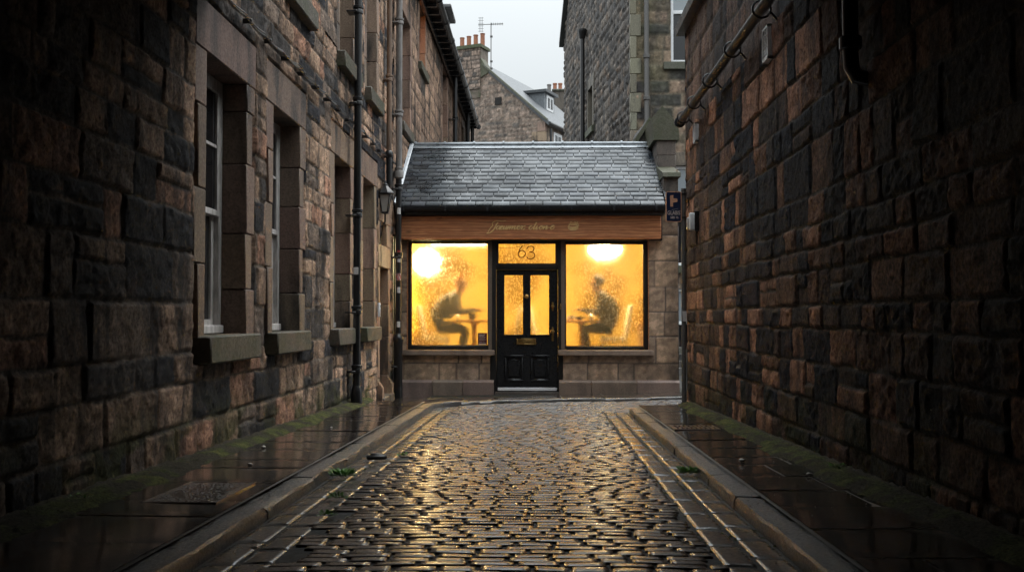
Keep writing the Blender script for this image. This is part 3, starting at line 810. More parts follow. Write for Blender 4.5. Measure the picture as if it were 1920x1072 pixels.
# door in the left wall with a little light over it
c = MB(); c.box(-2.66, -2.60, DOOR[0], DOOR[1], 0.0, 2.0, 0.004)
for za, zb in ((0.15, 0.85), (1.0, 1.85)):
    for ya, yb in ((14.72, 15.0), (15.1, 15.38)): c.box(-2.60, -2.585, ya, yb, za, zb, 0.012)
dr = c.build('door', M['brown_box'], LB)
c = MB(); c.lathe([(0.0, 0), (0.028, 0.005), (0.03, 0.02), (0.02, 0.035), (0, 0.04)], (-2.55, 14.74, 1.0), 12); c.build('handle', M['brass'], dr)
c = MB(); c.box(-2.63, -2.60, LITE[0], LITE[1], LITE[2], LITE[3], 0.004); c.box(-2.62, -2.585, LITE[0] + .03, LITE[1] - .03, 2.49, 2.515); c.build('fanlight', M['glass_dark'], LB)
c = MB()
base = (0.36, 0.245, 0.16); x0, xf = -2.68, -2.34
for ya, yb in ((14.50, 14.64), (15.46, 15.62)):
    z = -0.05
    for zt in (0.36, 0.95, 1.45, 2.0): c.box(x0, xf, ya, yb, z + .003, zt - .003, 0.008, block_col(base, 0.12)); z = zt
    c.prism([(xf - .02, -0.08), (xf + 0.06, -0.08), (xf + 0.06, 0.22), (xf - .02, 0.34)], 'y', ya - 0.01, yb + 0.01, col=block_col(base, 0.1))
c.box(x0, xf + .004, 14.48, 15.64, 2.003, 2.33, 0.008, block_col(base, 0.1)); c.box(x0, xf, 14.48, 14.72, 2.336, 2.674, 0.006, block_col(base, 0.1)); c.box(x0, xf, 15.27, 15.64, 2.336, 2.674, 0.006, block_col(base, 0.1))
c.box(x0, xf + .003, 14.48, 15.64, 2.68, 3.0, 0.008, block_col(base, 0.1))
c.build('doorway_surround', M['ashlar'], LB)
c = MB(); c.box(-2.66, -2.25, 14.55, 15.55, -0.05, 0.075, 0.012, (0.16, 0.13, 0.10)); c.build('step', M['ashlar'], LB)

def pipe(x, y, z0, z1, r, mat, parent, collars=(), foot=True, name='drainpipe', wall_x=-2.37):
    c = MB(); c.tube([(x, y, z0), (x, y, z1)], r, 16)
    for z in collars:
        c.lathe([(r, -0.06), (r * 1.28, -0.055), (r * 1.32, -0.01), (r * 1.2, 0.0), (r * 1.45, 0.012), (r * 1.45, 0.04), (r, 0.05)], (x, y, z), 16)
        s = 1 if x > wall_x else -1
        c.box(min(x, wall_x - 0.02), max(x, wall_x + 0.02), y - r * 1.9, y + r * 1.9, z - 0.05, z - 0.028, 0.004)
    if foot: c.lathe([(r * 1.5, 0.0), (r * 1.6, 0.05), (r * 1.45, 0.22), (r * 1.3, 0.26), (r, 0.30)], (x, y, z0), 16)
    return c.build(name, mat, parent)
p1 = pipe(-2.255, 12.30, 0.11, 7.62, 0.047, M['black_iron'], LB, (0.62, 1.35, 2.55, 3.95, 5.1, 6.4))
c = MB(); c.box(-2.29, -2.23, 12.245, 12.252, 1.78, 1.87, 0.002); c.build('sticker', M['paper_white'], p1)
p2 = pipe(-2.275, 15.02, 3.75, 7.62, 0.040, M['rust_pipe'], LB, (4.9, 6.3), foot=False)
c = MB(); c.tube([(-2.275, 15.02, 3.76), (-2.275, 15.02, 3.32), (-2.285, 15.02, 3.24), (-2.36, 15.02, 3.17)], 0.043, 14); c.lathe([(0.05, 0), (0.06, 0.02), (0.06, 0.08), (0.045, 0.1)], (-2.275, 15.02, 3.68), 14); c.build('spout', M['black_iron'], p2)
p3 = pipe(-2.255, 15.95, 3.62, 7.62, 0.052, M['grey_pipe'], LB, (4.55, 6.05), foot=False)
c = MB(); c.lathe([(0.05, -0.02), (0.075, 0.0), (0.078, 0.1), (0.065, 0.12), (0.07, 0.13), (0.07, 0.16), (0.05, 0.17)], (-2.255, 15.95, 3.50), 16); c.build('collar', M['grey_pipe'], p3)
p4 = pipe(-2.255, 15.95, -0.07, 3.5, 0.048, M['black_iron'], LB, (0.5, 2.25, 3.35), foot=True)
c = MB(); c.lathe([(0.07, -0.1), (0.072, 0.86), (0.083, 0.88), (0.083, 0.93), (0.062, 0.96), (0.05, 0.99)], (-2.255, 15.95, 0.0), 16); c.build('pipe_foot', M['black_iron'], p4)
def wrap(name, zc, hz, mat, parent, ang=0.6, r=0.0505, mid=-1.35):
    c = MB(); vs = []; n = 8
    for i in range(n + 1):
        a = mid - ang + 2 * ang * i / n
        for z in (zc - hz / 2, zc + hz / 2): vs.append((-2.255 + r * math.cos(a), 15.95 + r * math.sin(a), z))
    fs = [(2 * i, 2 * i + 2, 2 * i + 3, 2 * i + 1) for i in range(n)]
    c.add(vs, fs); return c.build(name, mat, parent)
wrap('sticker', 2.96, 0.10, M['paper_white'], p4)
wrap('sticker', 2.29, 0.07, M['sticker_red'], p4); wrap('sticker', 2.18, 0.09, M['paper_white'], p4)
s_ = wrap('sticker', 1.90, 0.11, M['paper_white'], p4, 0.75)
wrap('sticker', 1.69, 0.09, M['paper_white'], p4); wrap('sticker', 1.14, 0.09, M['paper_white'], p4, 0.6)
c = MB()
ring = [(-2.255 + 0.0525 * math.cos(-1.35 + 0.55 * math.cos(t)), 15.95 + 0.0525 * math.sin(-1.35 + 0.55 * math.cos(t)), 1.90 + 0.045 * math.sin(t)) for t in np.linspace(0, 2 * math.pi, 25)]
c.tube(ring, 0.007, 6); c.tube([ring[4], ring[16]], 0.006, 6); c.build('sticker', M['sticker_red'], p4)
for yy in (24.9, 29.6, 33.05):
    pipe(-2.2, yy + 1.2 if yy < 30 else 32.9, 2.6, 7.62, 0.06, M['black_iron'], LB, (4.5, 6.5), foot=False)
# dormer standing on the far part of the roof
c = MB(); c.box(-3.3, -2.45, 26.0, 27.3, 7.7, 9.4, 0.02, (0.3, 0.3, 0.31)); c.box(-3.4, -2.3, 25.9, 27.4, 9.4, 9.5, 0.02, (0.1, 0.1, 0.1)); c.build('dormer', M['slate_far'], LB)

# cable along the wall
c = MB()
pts = []
for yy in np.arange(1.5, 15.9, 0.06):
    k = (yy * 1.7) % 1
    pts.append((-2.30 + 0.006 * math.sin(yy * 2), yy, 3.63 + 0.012 * (yy - 8) - 0.022 * math.sin(math.pi * k)))
c.tube(pts, 0.013, 6); c.tube([(p[0] + 0.012, p[1], p[2] - 0.018 + 0.008 * math.sin(p[1] * 3)) for p in pts], 0.007, 6); c.tube([(p[0] + 0.006, p[1], p[2] + 0.014 + 0.012 * math.sin(p[1] * 4 + 1)) for p in pts[120:]], 0.005, 6)
for i in range(24):
    q = pts[min(len(pts) - 1, 5 + i * 10)]; c.box(-2.37, q[0] + .02, q[1] - .008, q[1] + .008, q[2] - .025, q[2] + .015, .003)
c.tube([(-2.31, 11.0, 3.6), (-2.315, 11.5, 3.48), (-2.315, 11.9, 3.42), (-2.31, 12.15, 3.46)], 0.006, 6)
P(c.build('cable', M['cable']), 'black bundled cable sagging between clips above the ground floor windows on the left wall', 'cable')

# intercom by the left door
ic = empty('intercom', (-2.33, 14.42, 1.3), 'small pale intercom panel on the stone jamb beside the left doorway', 'intercom')
c = MB(); c.box(-2.335, -2.30, 14.375, 14.445, 1.26, 1.46, 0.006); c.build('body', M['white_paint'], ic)
c = MB()
for k in range(5): c.box(-2.301, -2.296, 14.39, 14.43, 1.28 + k * 0.018, 1.287 + k * 0.018)
c.build('grille', M['black_paint'], ic)
c = MB(); c.box(-2.301, -2.293, 14.395, 14.425, 1.40, 1.43, 0.003); c.build('button', M['steel'], ic)

# wall lantern
LX, LY, LZ = -2.265, 14.6, 2.80
lan = empty('wall_lantern', (LX, LY, 2.3), 'black four-sided wall lantern, unlit, on an iron bracket between the left wall pipes', 'lantern')
Rz45 = Matrix.Rotation(R(0), 3, 'Z')
c = MB(); c.lathe([(0.055, 0), (0.105, 0.26)], (LX, LY, LZ + 0.0), 4); c.build('glass', M['lamp_glass'], lan, False)
c = MB()
for j in range(4):
    t = 2 * math.pi * (j + 0.5) / 4
    c.tube([(LX + 0.058 * math.cos(t), LY + 0.058 * math.sin(t), LZ), (LX + 0.108 * math.cos(t), LY + 0.108 * math.sin(t), LZ + 0.26)], 0.009, 6)
c.lathe([(0.068, -0.025), (0.068, 0.005)], (LX, LY, LZ), 4); c.lathe([(0.122, 0), (0.122, 0.025)], (LX, LY, LZ + 0.255), 4)
c.build('frame', M['black_iron'], lan, False)
c = MB(); c.lathe([(0.14, 0.0), (0.135, 0.02), (0.05, 0.105), (0.045, 0.12), (0.055, 0.13), (0.02, 0.15), (0.012, 0.19), (0.0, 0.2)], (LX, LY, LZ + 0.275), 8); c.build('cap', M['black_iron'], lan, True, 30)
c = MB(); c.tube([(LX, LY, LZ - 0.02), (LX, LY, LZ - 0.14), (LX - 0.03, LY, LZ - 0.2), (-2.35, LY, LZ - 0.22)], 0.013, 8)
c.tube([(LX - .02, LY, LZ - .15), (LX - 0.05, LY, LZ - 0.3), (-2.345, LY, LZ - 0.44)], 0.010, 8); c.box(-2.36, -2.33, LY - 0.03, LY + 0.03, LZ - 0.52, LZ - 0.14, 0.005); c.build('bracket', M['black_iron'], lan)

# ------------------------------------------------------------------ RIGHT building
RB = empty('stone_building', (1.92, 7, 0), 'dark rough stone building with a long gutter forming the right side of the alley', 'building')
PAL_R = [(0.22, 0.115, 0.075, 2.2), (0.11, 0.066, 0.05, 1.8), (0.42, 0.215, 0.14, 1.7), (0.05, 0.042, 0.042, 1.6), (0.018, 0.022, 0.031, 3.0), (0.015, 0.020, 0.034, 2.2), (0.50, 0.25, 0.155, 1.2)]
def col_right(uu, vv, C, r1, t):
    k = 1 - sst(uu, 4.5, 11.5) * 0.97  # near end darkened: shade painted into the stone colour
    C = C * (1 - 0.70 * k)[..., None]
    warm_glow = sst(uu, 9.5, 12.6)[..., None]  # orange window glow painted into the stone toward the far corner
    C = C * (1 - warm_glow * 0.5) + (C * 0.7 + np.array((0.10, 0.06, 0.035))) * warm_glow * 0.5
    gz = vv - (0.45 - 0.0225 * uu)
    mo = (1 - sst(gz, 0.0, 0.6)) * sst(fbm(uu * 3, vv * 5, 37, 4), 0.45, 0.62)
    return C * (1 - mo[..., None] * 0.7) + np.array((0.035, 0.042, 0.016)) * mo[..., None] * 0.7
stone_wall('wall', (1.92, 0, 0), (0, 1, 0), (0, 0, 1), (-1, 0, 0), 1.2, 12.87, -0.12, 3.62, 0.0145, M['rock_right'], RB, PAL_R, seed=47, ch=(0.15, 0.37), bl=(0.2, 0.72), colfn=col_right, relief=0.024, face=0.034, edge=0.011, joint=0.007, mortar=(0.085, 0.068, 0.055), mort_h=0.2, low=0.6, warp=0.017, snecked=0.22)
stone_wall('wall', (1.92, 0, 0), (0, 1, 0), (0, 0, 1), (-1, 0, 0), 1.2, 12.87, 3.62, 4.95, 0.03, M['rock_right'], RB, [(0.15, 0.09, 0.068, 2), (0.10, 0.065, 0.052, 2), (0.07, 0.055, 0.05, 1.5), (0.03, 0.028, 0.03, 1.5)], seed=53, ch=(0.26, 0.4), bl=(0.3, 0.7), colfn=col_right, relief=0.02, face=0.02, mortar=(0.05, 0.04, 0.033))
c = MB(); c.box(2.0, 7.5, -8.2, 12.80, -0.15, 4.9); c.box(1.93, 2.0, -8.2, 1.2, -.15, 4.9); c.build('core_wall', M['dark_inside'], RB, False)
stone_wall('end_wall', (0, 12.84, 0), (1, 0, 0), (0, 0, 1), (0, 1, 0), 1.9, 7.5, -0.12, 4.95, 0.06, M['rock_right'], RB, PAL_R, seed=59)
c = MB(); c.prism([(1.80, 4.93), (1.78, 5.02), (4.7, 7.6), (7.7, 5.0), (7.7, 4.9)], 'y', -8.2, 13.0, col=(0.045, 0.048, 0.05)); c.build('roof', M['slate_far'], RB, False)
c = MB(); c.tube([(1.775, 2.0, 3.70), (1.775, 7.0, 3.704), (1.775, 12.42, 3.70), (1.775, 12.50, 3.70)], 0.044, 16)
c.lathe([(0.062, 0), (0.07, 0.01), (0.07, 0.05), (0.0, 0.055)], (1.775, 12.46, 3.70), 16, mat=Matrix.Rotation(R(-90), 3, 'X'))
gt = c.build('gutter', M['gutter'], RB)
for yy in (3.2, 4.9, 6.5, 7.9, 9.1, 10.3, 11.35, 12.2):
    c = MB()
    c.tube([(1.775 + 0.072 * math.cos(t), yy, 3.70 + 0.072 * math.sin(t)) for t in np.linspace(0, 2 * math.pi, 20)], 0.010, 6)
    c.tube([(1.84, yy, 3.68), (1.90, yy + .01, 3.62), (1.93, yy + .01, 3.5)], 0.010, 6)
    c.build('bracket', M['black_iron'], gt)
def vent(yc, zc, w, h, x=1.866):
    c = MB(); c.box(x, 1.95, yc - w / 2, yc + w / 2, zc - h / 2, zc - h / 2 + .02); c.box(x, 1.95, yc - w / 2, yc + w / 2, zc + h / 2 - .02, zc + h / 2)
    c.box(x, 1.95, yc - w / 2, yc - w / 2 + .02, zc - h / 2, zc + h / 2); c.box(x, 1.95, yc + w / 2 - .02, yc + w / 2, zc - h / 2, zc + h / 2)
    n = 8
    for k in range(n):
        z = zc - h / 2 + .02 + (h - .04) * (k + .5) / n
        c.box(x + .006, x + .03, yc - w / 2 + .01, yc + w / 2 - .01, z - 0.007, z + 0.007)
    v = c.build('vent', M['white_paint'], RB, False)
    c = MB(); c.box(x + .04, x + .05, yc - w / 2 + .005, yc + w / 2 - .005, zc - h / 2 + .005, zc + h / 2 - .005); c.build('backing', M['dark_inside'], v, False)
vent(8.20, 3.50, 0.21, 0.28); vent(11.95, 3.46, 0.19, 0.23)
c = MB(); c.tube([(1.81, 5.78, 4.9), (1.81, 5.78, 2.78), (1.815, 5.78, 2.70), (1.84, 5.78, 2.645), (1.95, 5.78, 2.62)], 0.045, 16); c.lathe([(0.052, 0), (0.064, 0.005), (0.064, 0.07), (0.052, 0.08)], (1.81, 5.78, 2.80), 16); c.build('drainpipe', M['black_iron'], RB)
bl = empty('bulkhead_light', (1.9, 12.0, 2.38), 'white bulkhead light box fixed to the rough right wall near its corner', 'light fitting')
c = MB(); c.box(1.80, 1.92, 11.90, 11.98, 2.29, 2.50, 0.02, seg=3); c.build('body', M['white_paint'], bl)
c = MB(); c.box(1.785, 1.90, 11.985, 12.10, 2.30, 2.46, 0.03, seg=3); c.build('lens', M['lamp_glass'], bl)
c = MB(); c.box(1.86, 1.93, 11.885, 11.90, 2.28, 2.52, 0.003); c.build('back_plate', M['black_paint'], bl)

# unseen block added over and behind the viewer to shade the near walls
c = MB(); c.box(-2.5, 2.0, -8.2, 7.0, 3.56, 7.5); c.box(-2.5, 2.0, -8.6, -8.2, -0.15, 7.0)
P(c.build('unseen_shade_block', M['dark_inside'], smooth=False), kind='structure')

# ------------------------------------------------------------------ SHOP
FY = 16.4
SH = empty('cafe_building', (0, FY, 0), 'small one-storey cafe with a wet slate roof, lit steamy windows and an oak fascia', 'cafe')
PAL_S = [(0.52, 0.355, 0.235, 3), (0.44, 0.305, 0.21, 3), (0.55, 0.385, 0.26, 2), (0.35, 0.25, 0.18, 1.5)]
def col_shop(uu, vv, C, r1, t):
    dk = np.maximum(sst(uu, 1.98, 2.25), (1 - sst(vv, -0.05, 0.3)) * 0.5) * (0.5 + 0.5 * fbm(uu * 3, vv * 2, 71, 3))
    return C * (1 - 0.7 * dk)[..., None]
shop_ops = [(-2.165, -0.80, 0.72, 2.53), (-0.80, 0.40, -0.2, 2.53), (0.40, 1.80, 0.72, 2.53)]
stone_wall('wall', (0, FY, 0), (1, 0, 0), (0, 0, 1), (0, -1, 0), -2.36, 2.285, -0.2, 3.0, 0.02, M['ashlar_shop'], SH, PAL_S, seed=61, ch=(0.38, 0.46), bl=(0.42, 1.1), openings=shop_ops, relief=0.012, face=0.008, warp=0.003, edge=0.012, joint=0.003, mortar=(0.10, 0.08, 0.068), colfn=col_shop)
for grp in (((-2.35, -1.75), (-1.745, -1.25), (-1.245, -0.735)), ((0.33, 0.86), (0.865, 1.6), (1.605, 2.30))):
  c = MB()
  for xa, xb in grp:
    c.prism([(FY - 0.055, -0.2), (FY - 0.055, 0.185), (FY - 0.012, 0.225), (FY + 0.05, 0.225), (FY + 0.05, -0.2)], 'x', xa + .003, xb - .003, col=block_col((0.26, 0.195, 0.155), 0.14))
  c.build('plinth', M['ashlar_shop'], SH, False)
# right flank, roof gable wall with stepped buttress
stone_wall('side_wall', (2.285, 0, 0), (0, 1, 0), (0, 0, 1), (1, 0, 0), FY, 20.8, -0.2, 3.7, 0.05, M['ashlar_shop'], SH, PAL_S, seed=67, ch=(0.3, 0.42), bl=(0.4, 0.9), relief=0.012, face=0.01)
c = MB(); c.box(2.24, 2.28, FY + .02, 20.8, -.2, 3.0); c.box(-2.36, 2.28, 20.7, 20.8, -.2, 3.2); c.box(-2.42, -2.37, FY, 20.8, -.2, 3.0)
c.build('inner_wall', M['dark_inside'], SH, False)
c = MB()
# window reveals (returns behind the facade)
for (xa, xb, za, zb) in shop_ops:
  c = MB()
  if 1:
    c.box(xa - .03, xa, FY + .002, FY + .2, za, zb, 0, (0.17, 0.13, 0.1)); c.build('reveal', M['ashlar_shop'], SH, False); c = MB(); c.box(xb, xb + .03, FY + .004, FY + .2, za, zb, 0, (0.17, 0.13, 0.1))
    c.build('reveal', M['ashlar_shop'], SH, False)
for xa, xb in ((-2.292, -0.727), (0.322, 1.872)):
    c = MB(); c.box(xa, xb, FY - 0.10, FY + .05, 0.628, 0.716, 0.01, (0.30, 0.22, 0.17)); c.build('sill', M['ashlar_shop'], SH)

# black timber frames
def frame_rect(c, xa, xb, za, zb, w, ya, yb, b=0.006, bottom=None):
    bt = bottom if bottom is not None else w
    c.box(xa, xa + w, ya, yb, za, zb, b); c.box(xb - w, xb, ya, yb, za, zb, b)
    c.box(xa + w * .98, xb - w * .98, ya + .002, yb, zb - w, zb, b); c.box(xa + w * .98, xb - w * .98, ya + .002, yb, za, za + bt, b)
def shop_window(xa, xb, za, zb, fa, fb, fz0, fz1):
    c = MB(); ya, yb = FY + 0.03, FY + 0.13
    c.box(fa, xa, ya, yb, fz0, fz1, .008); c.box(xb, fb, ya, yb, fz0, fz1, .008); c.box(xa - .005, xb + .005, ya + .002, yb, fz0, za, .008); c.box(xa - .005, xb + .005, ya + .002, yb, zb, fz1, .008)
    w = c.build('window', M['frame_paint'], SH)
    c = MB(); t = 0.012
    for (p, q, r_, s2) in ((xa - .001, xa + t, za, zb), (xb - t, xb + .001, za, zb), (xa + t, xb - t, zb - t, zb + .001), (xa + t, xb - t, za - .001, za + t)):
        c.box(p, q, ya + .02, yb - .03, r_, s2, .002)
    c.build('glazing_bead', M['brown_box'], w)
    c = MB(); c.box(xa, xb, FY + .075, FY + .081, za, zb); c.build('glass', M['steamy'], w, False)
    return w
WL = shop_window(-2.115, -0.832, 0.785, 2.483, -2.164, -0.80, 0.722, 2.527)
WR = shop_window(0.443, 1.732, 0.770, 2.466, 0.405, 1.797, 0.722, 2.527)
for xa, xb in ((-2.172, -2.163), (1.798, 1.807)):
    c = MB(); c.box(xa, xb, FY - .012, FY + .03, 0.72, 2.52); c.build('timber_edge', M['oak'], SH, False)

# posts beside the door
c = MB(); ya, yb = FY + .015, FY + .15
c.box(-0.798, -0.70, ya, yb, -0.05, 2.527, .008); c.box(0.318, 0.402, ya, yb, -0.03, 2.527, .008)
c.box(-0.70, 0.318, ya + .004, yb, 2.468, 2.526, .006); c.box(-0.70, 0.318, ya + .004, yb, 2.035, 2.142, .008); c.box(-0.69, 0.31, ya - .012, yb - .03, 2.075, 2.105, .008)
c.box(-0.70, -0.663, ya + .004, yb, 2.142, 2.468, .004); c.box(0.276, 0.318, ya + .004, yb, 2.142, 2.468, .004)
c.build('door_frame', M['frame_paint'], SH)
c = MB(); c.box(-0.664, 0.277, FY + .075, FY + .081, 2.14, 2.47)
tr = c.build('transom_window', M['steamy'], SH, False)
def spline(pts, n=6, closed=False):
    P_ = [Vector((p[0], p[1], 0)) for p in pts]; out = []
    k = len(P_)
    for i in range(k - 1):
        p0 = P_[max(0, i - 1)]; p1 = P_[i]; p2 = P_[i + 1]; p3 = P_[min(k - 1, i + 2)]
        for j in range(n):
            t = j / n
            out.append(0.5 * ((2 * p1) + (p2 - p0) * t + (2 * p0 - 5 * p1 + 4 * p2 - p3) * t * t + (3 * p1 - p0 - 3 * p2 + p3) * t ** 3))
    out.append(P_[-1])
    return out
def crop(q, y):     # measured lettering units to metres on the facade
    px = 900 + q[0] / 9.143; py = 405 + q[1] / 9.143
    return (-2.314 + (px - 748) / 113.59, y, 2.911 - (py - 407) / 110.3)
c = MB()
six = [(740, 495), (700, 540), (672, 595), (664, 640), (680, 678), (715, 692), (758, 680), (784, 640), (774, 600), (735, 577), (695, 585), (672, 615)]
three = [(812, 555), (825, 520), (865, 505), (910, 512), (934, 540), (922, 578), (890, 598), (855, 602), (900, 606), (938, 630), (946, 665), (922, 702), (880, 719), (835, 710), (812, 682)]
for s2 in (six, three): c.tube([crop(p, FY + .071) for p in spline(s2)], 0.0085, 6)
c.build('house_number', M['number_paint'], tr)
c = MB(); c.tube([(-0.66, FY + .071, 2.40), (-0.4, FY + .071, 2.405), (-0.22, FY + .071, 2.44)], 0.0025, 5); c.build('wire', M['cable'], tr)

# door
c = MB(); ya, yb = FY + .05, FY + .10; xa, xb = -0.697, 0.315
c.box(xa, -0.566, ya, yb, 0.03, 2.033, .005); c.box(0.169, xb, ya, yb, 0.03, 2.033, .005)
c.box(-0.261, -0.135, ya, yb, 0.03, 2.033, .005)
c.box(-0.57, 0.172, ya + .002, yb, 1.948, 2.033, .005); c.box(-0.57, 0.172, ya + .002, yb, 0.62, 0.966, .005); c.box(-0.57, 0.172, ya + .002, yb, 0.03, 0.215, .005)
c.box(-0.57, 0.172, ya + .03, yb - .005, 0.2, 0.64, 0)
D = c.build('door', M['black_paint'], SH)
c = MB()
for p, q in ((-0.566, -0.261), (-0.135, 0.169)):
    c = MB()
    frame_rect(c, p, q, 0.215, 0.62, 0.030, ya - .008, ya + .03, .01); c.box(p + .055, q - .055, ya + .006, ya + .034, 0.27, 0.565, .012)
    c.box(p - .01, q + .01, ya - .016, ya + .01, 0.605, 0.632, .008); c.box(p - .004, q + .004, ya - .014, ya + .01, 0.205, 0.228, .008)
    c.box(p - .012, q + .012, ya - .014, ya + .01, 0.950, 0.968, .006)
    c.build('panel', M['black_paint'], D)
for p, q in ((-0.568, -0.259), (-0.137, 0.171)):
    c = MB(); c.box(p, q, FY + .072, FY + .078, 0.965, 1.95); c.build('glass', M['steamy'], D, False)
c = MB(); frame_rect(c, -0.368, -0.046, 0.80, 0.905, 0.022, ya - .016, ya + .004, .005); c.box(-0.345, -0.07, ya - .010, ya + .002, 0.82, 0.884, .006); c.box(-0.33, -0.085, ya - .018, ya, 0.855, 0.872, .004); c.build('letterbox', M['brass'], D)
rx = Matrix.Rotation(R(90), 3, 'X')
c = MB(); c.lathe([(0.036, 0.0), (0.036, 0.008), (0.024, 0.014), (0.022, 0.03), (0.012, 0.04), (0, 0.042)], (-0.198, ya, 1.595), 20, mat=rx); c.build('spyhole', M['brass'], D)
c = MB(); c.box(0.213, 0.248, ya - .006, ya + .002, 1.36, 1.50, .006); c.lathe([(0.03, 0.0), (0.03, 0.012), (0.02, 0.03), (0, 0.034)], (0.23, ya, 1.43), 16, mat=rx); c.build('lock', M['brass'], D)
c = MB(); c.box(0.212, 0.25, ya - .006, ya + .002, 0.86, 1.09, .006); c.lathe([(0.016, 0.0), (0.014, 0.03), (0.03, 0.045), (0.036, 0.06), (0.03, 0.078), (0, 0.085)], (0.226, ya, 1.02), 16, mat=rx); c.build('handle', M['brass'], D)
c = MB(); c.box(-0.68, 0.298, ya - .02, ya + .004, 0.045, 0.098, .006); c.build('weather_bar', M['alu'], D)
c = MB(); c.box(-0.72, 0.34, FY - .04, FY + .16, -0.1, 0.028, .008, (0.12, 0.1, 0.085)); c.build('threshold', M['ashlar_shop'], SH)
c = MB(); frame_rect(c, 0.348, 0.392, 1.38, 1.48, 0.011, FY + .002, FY + .016, .003); c.box(0.357, 0.383, FY + .006, FY + .016, 1.39, 1.47); c.lathe([(0.008, 0), (0.008, 0.012), (0, 0.014)], (0.37, FY + .006, 1.43), 12, mat=rx); c.build('doorbell', M['brass'], SH)

# oak fascia with gold script
c = MB(); c.box(-2.315, 1.993, FY - 0.20, FY + .06, 2.525, 2.905, 0.008); FA = c.build('fascia', M['oak'], SH)
c = MB(); c.box(-2.34, 2.012, FY - 0.10, FY + .04, 2.508, 2.524, .003); c.box(1.995, 2.022, FY - .10, FY + .04, 2.508, 2.90, .003); c.build('trim', M['black_paint'], FA)
c = MB()
strokes = [
 [(130, 312), (150, 300), (185, 240), (225, 196), (238, 170), (228, 158), (240, 130), (275, 112), (330, 106), (390, 112), (460, 104)],
 [(328, 132), (300, 165), (262, 235), (225, 275), (180, 305), (130, 312)],
 [(362, 196), (340, 186), (310, 205), (298, 235), (312, 248), (338, 228), (362, 196), (348, 240), (360, 246), (385, 215), (410, 190)],
 [(362, 225), (395, 212), (412, 196), (400, 186), (380, 200), (368, 232), (384, 247), (408, 232), (432, 192)],
 [(436, 190), (418, 236), (432, 246), (458, 215), (474, 190), (456, 240), (472, 245), (498, 205)],
 [(508, 190), (484, 246), (520, 200), (536, 192), (536, 206), (518, 246), (552, 202), (572, 191), (574, 205), (556, 246), (592, 202), (612, 191), (614, 206), (600, 240), (612, 246), (640, 222)],
 [(645, 222), (680, 208), (694, 194), (680, 186), (660, 198), (648, 228), (662, 246), (690, 234), (718, 196)],
 [(712, 200), (728, 192), (738, 204), (718, 246), (752, 202), (776, 190), (784, 200)],
 [(742, 242), (756, 248), (776, 236), (784, 226)],
 [(905, 200), (892, 188), (866, 202), (850, 232), (864, 248), (892, 238), (918, 216)],
 [(918, 216), (966, 160), (984, 138), (970, 146), (930, 232), (936, 246), (958, 232)],
 [(958, 232), (988, 190), (970, 238), (982, 247), (1008, 222)],
 [(1000, 168), (1004, 164)],
 [(1064, 190), (1040, 202), (1026, 232), (1042, 247), (1072, 226), (1082, 200), (1064, 190), (1072, 204), (1100, 204)],
 [(1112, 194), (1104, 210), (1088, 246), (1130, 202), (1150, 191), (1152, 206), (1136, 238), (1148, 247), (1176, 222), (1200, 216)],
 [(1200, 222), (1250, 206), (1276, 192), (1264, 184), (1232, 200), (1216, 230), (1230, 247), (1258, 238), (1284, 212)],
]
yt = FY - .2025
for s2 in strokes:
    p = spline(s2, 7); n = len(p)
    rr = []
    for i in range(n):
        dx = p[min(n - 1, i + 1)] - p[max(0, i - 1)]
        dn = max(0, dx.y) / (dx.length + 1e-6)      # down strokes are thicker
        rr.append(0.0056 + 0.0066 * dn)
    c.tube([crop(q, yt) for q in p], rr, 6)
c.build('lettering', M['gold'], FA)
c = MB()
emb = [[(1512, 195), (1518, 230), (1550, 255), (1600, 262), (1650, 252), (1678, 225), (1682, 195)], [(1512, 195), (1560, 178), (1620, 176), (1682, 195), (1620, 210), (1560, 212), (1512, 195)],
       [(1525, 225), (1590, 236), (1670, 222)], [(1540, 245), (1600, 248), (1660, 240)], [(1530, 208), (1600, 224), (1676, 206)],
       [(1580, 176), (1555, 150), (1560, 125), (1580, 140), (1590, 172)], [(1600, 174), (1610, 140), (1640, 128), (1632, 150), (1605, 176)], [(1620, 176), (1650, 150), (1672, 128), (1668, 152), (1640, 178)], [(1545, 182), (1525, 168), (1550, 160), (1575, 176)], [(1650, 182), (1690, 160), (1688, 190)]]
for s2 in emb: c.tube([crop(q, yt) for q in spline(s2, 6)], 0.0052, 6)
c.build('emblem', M['gold'], FA)

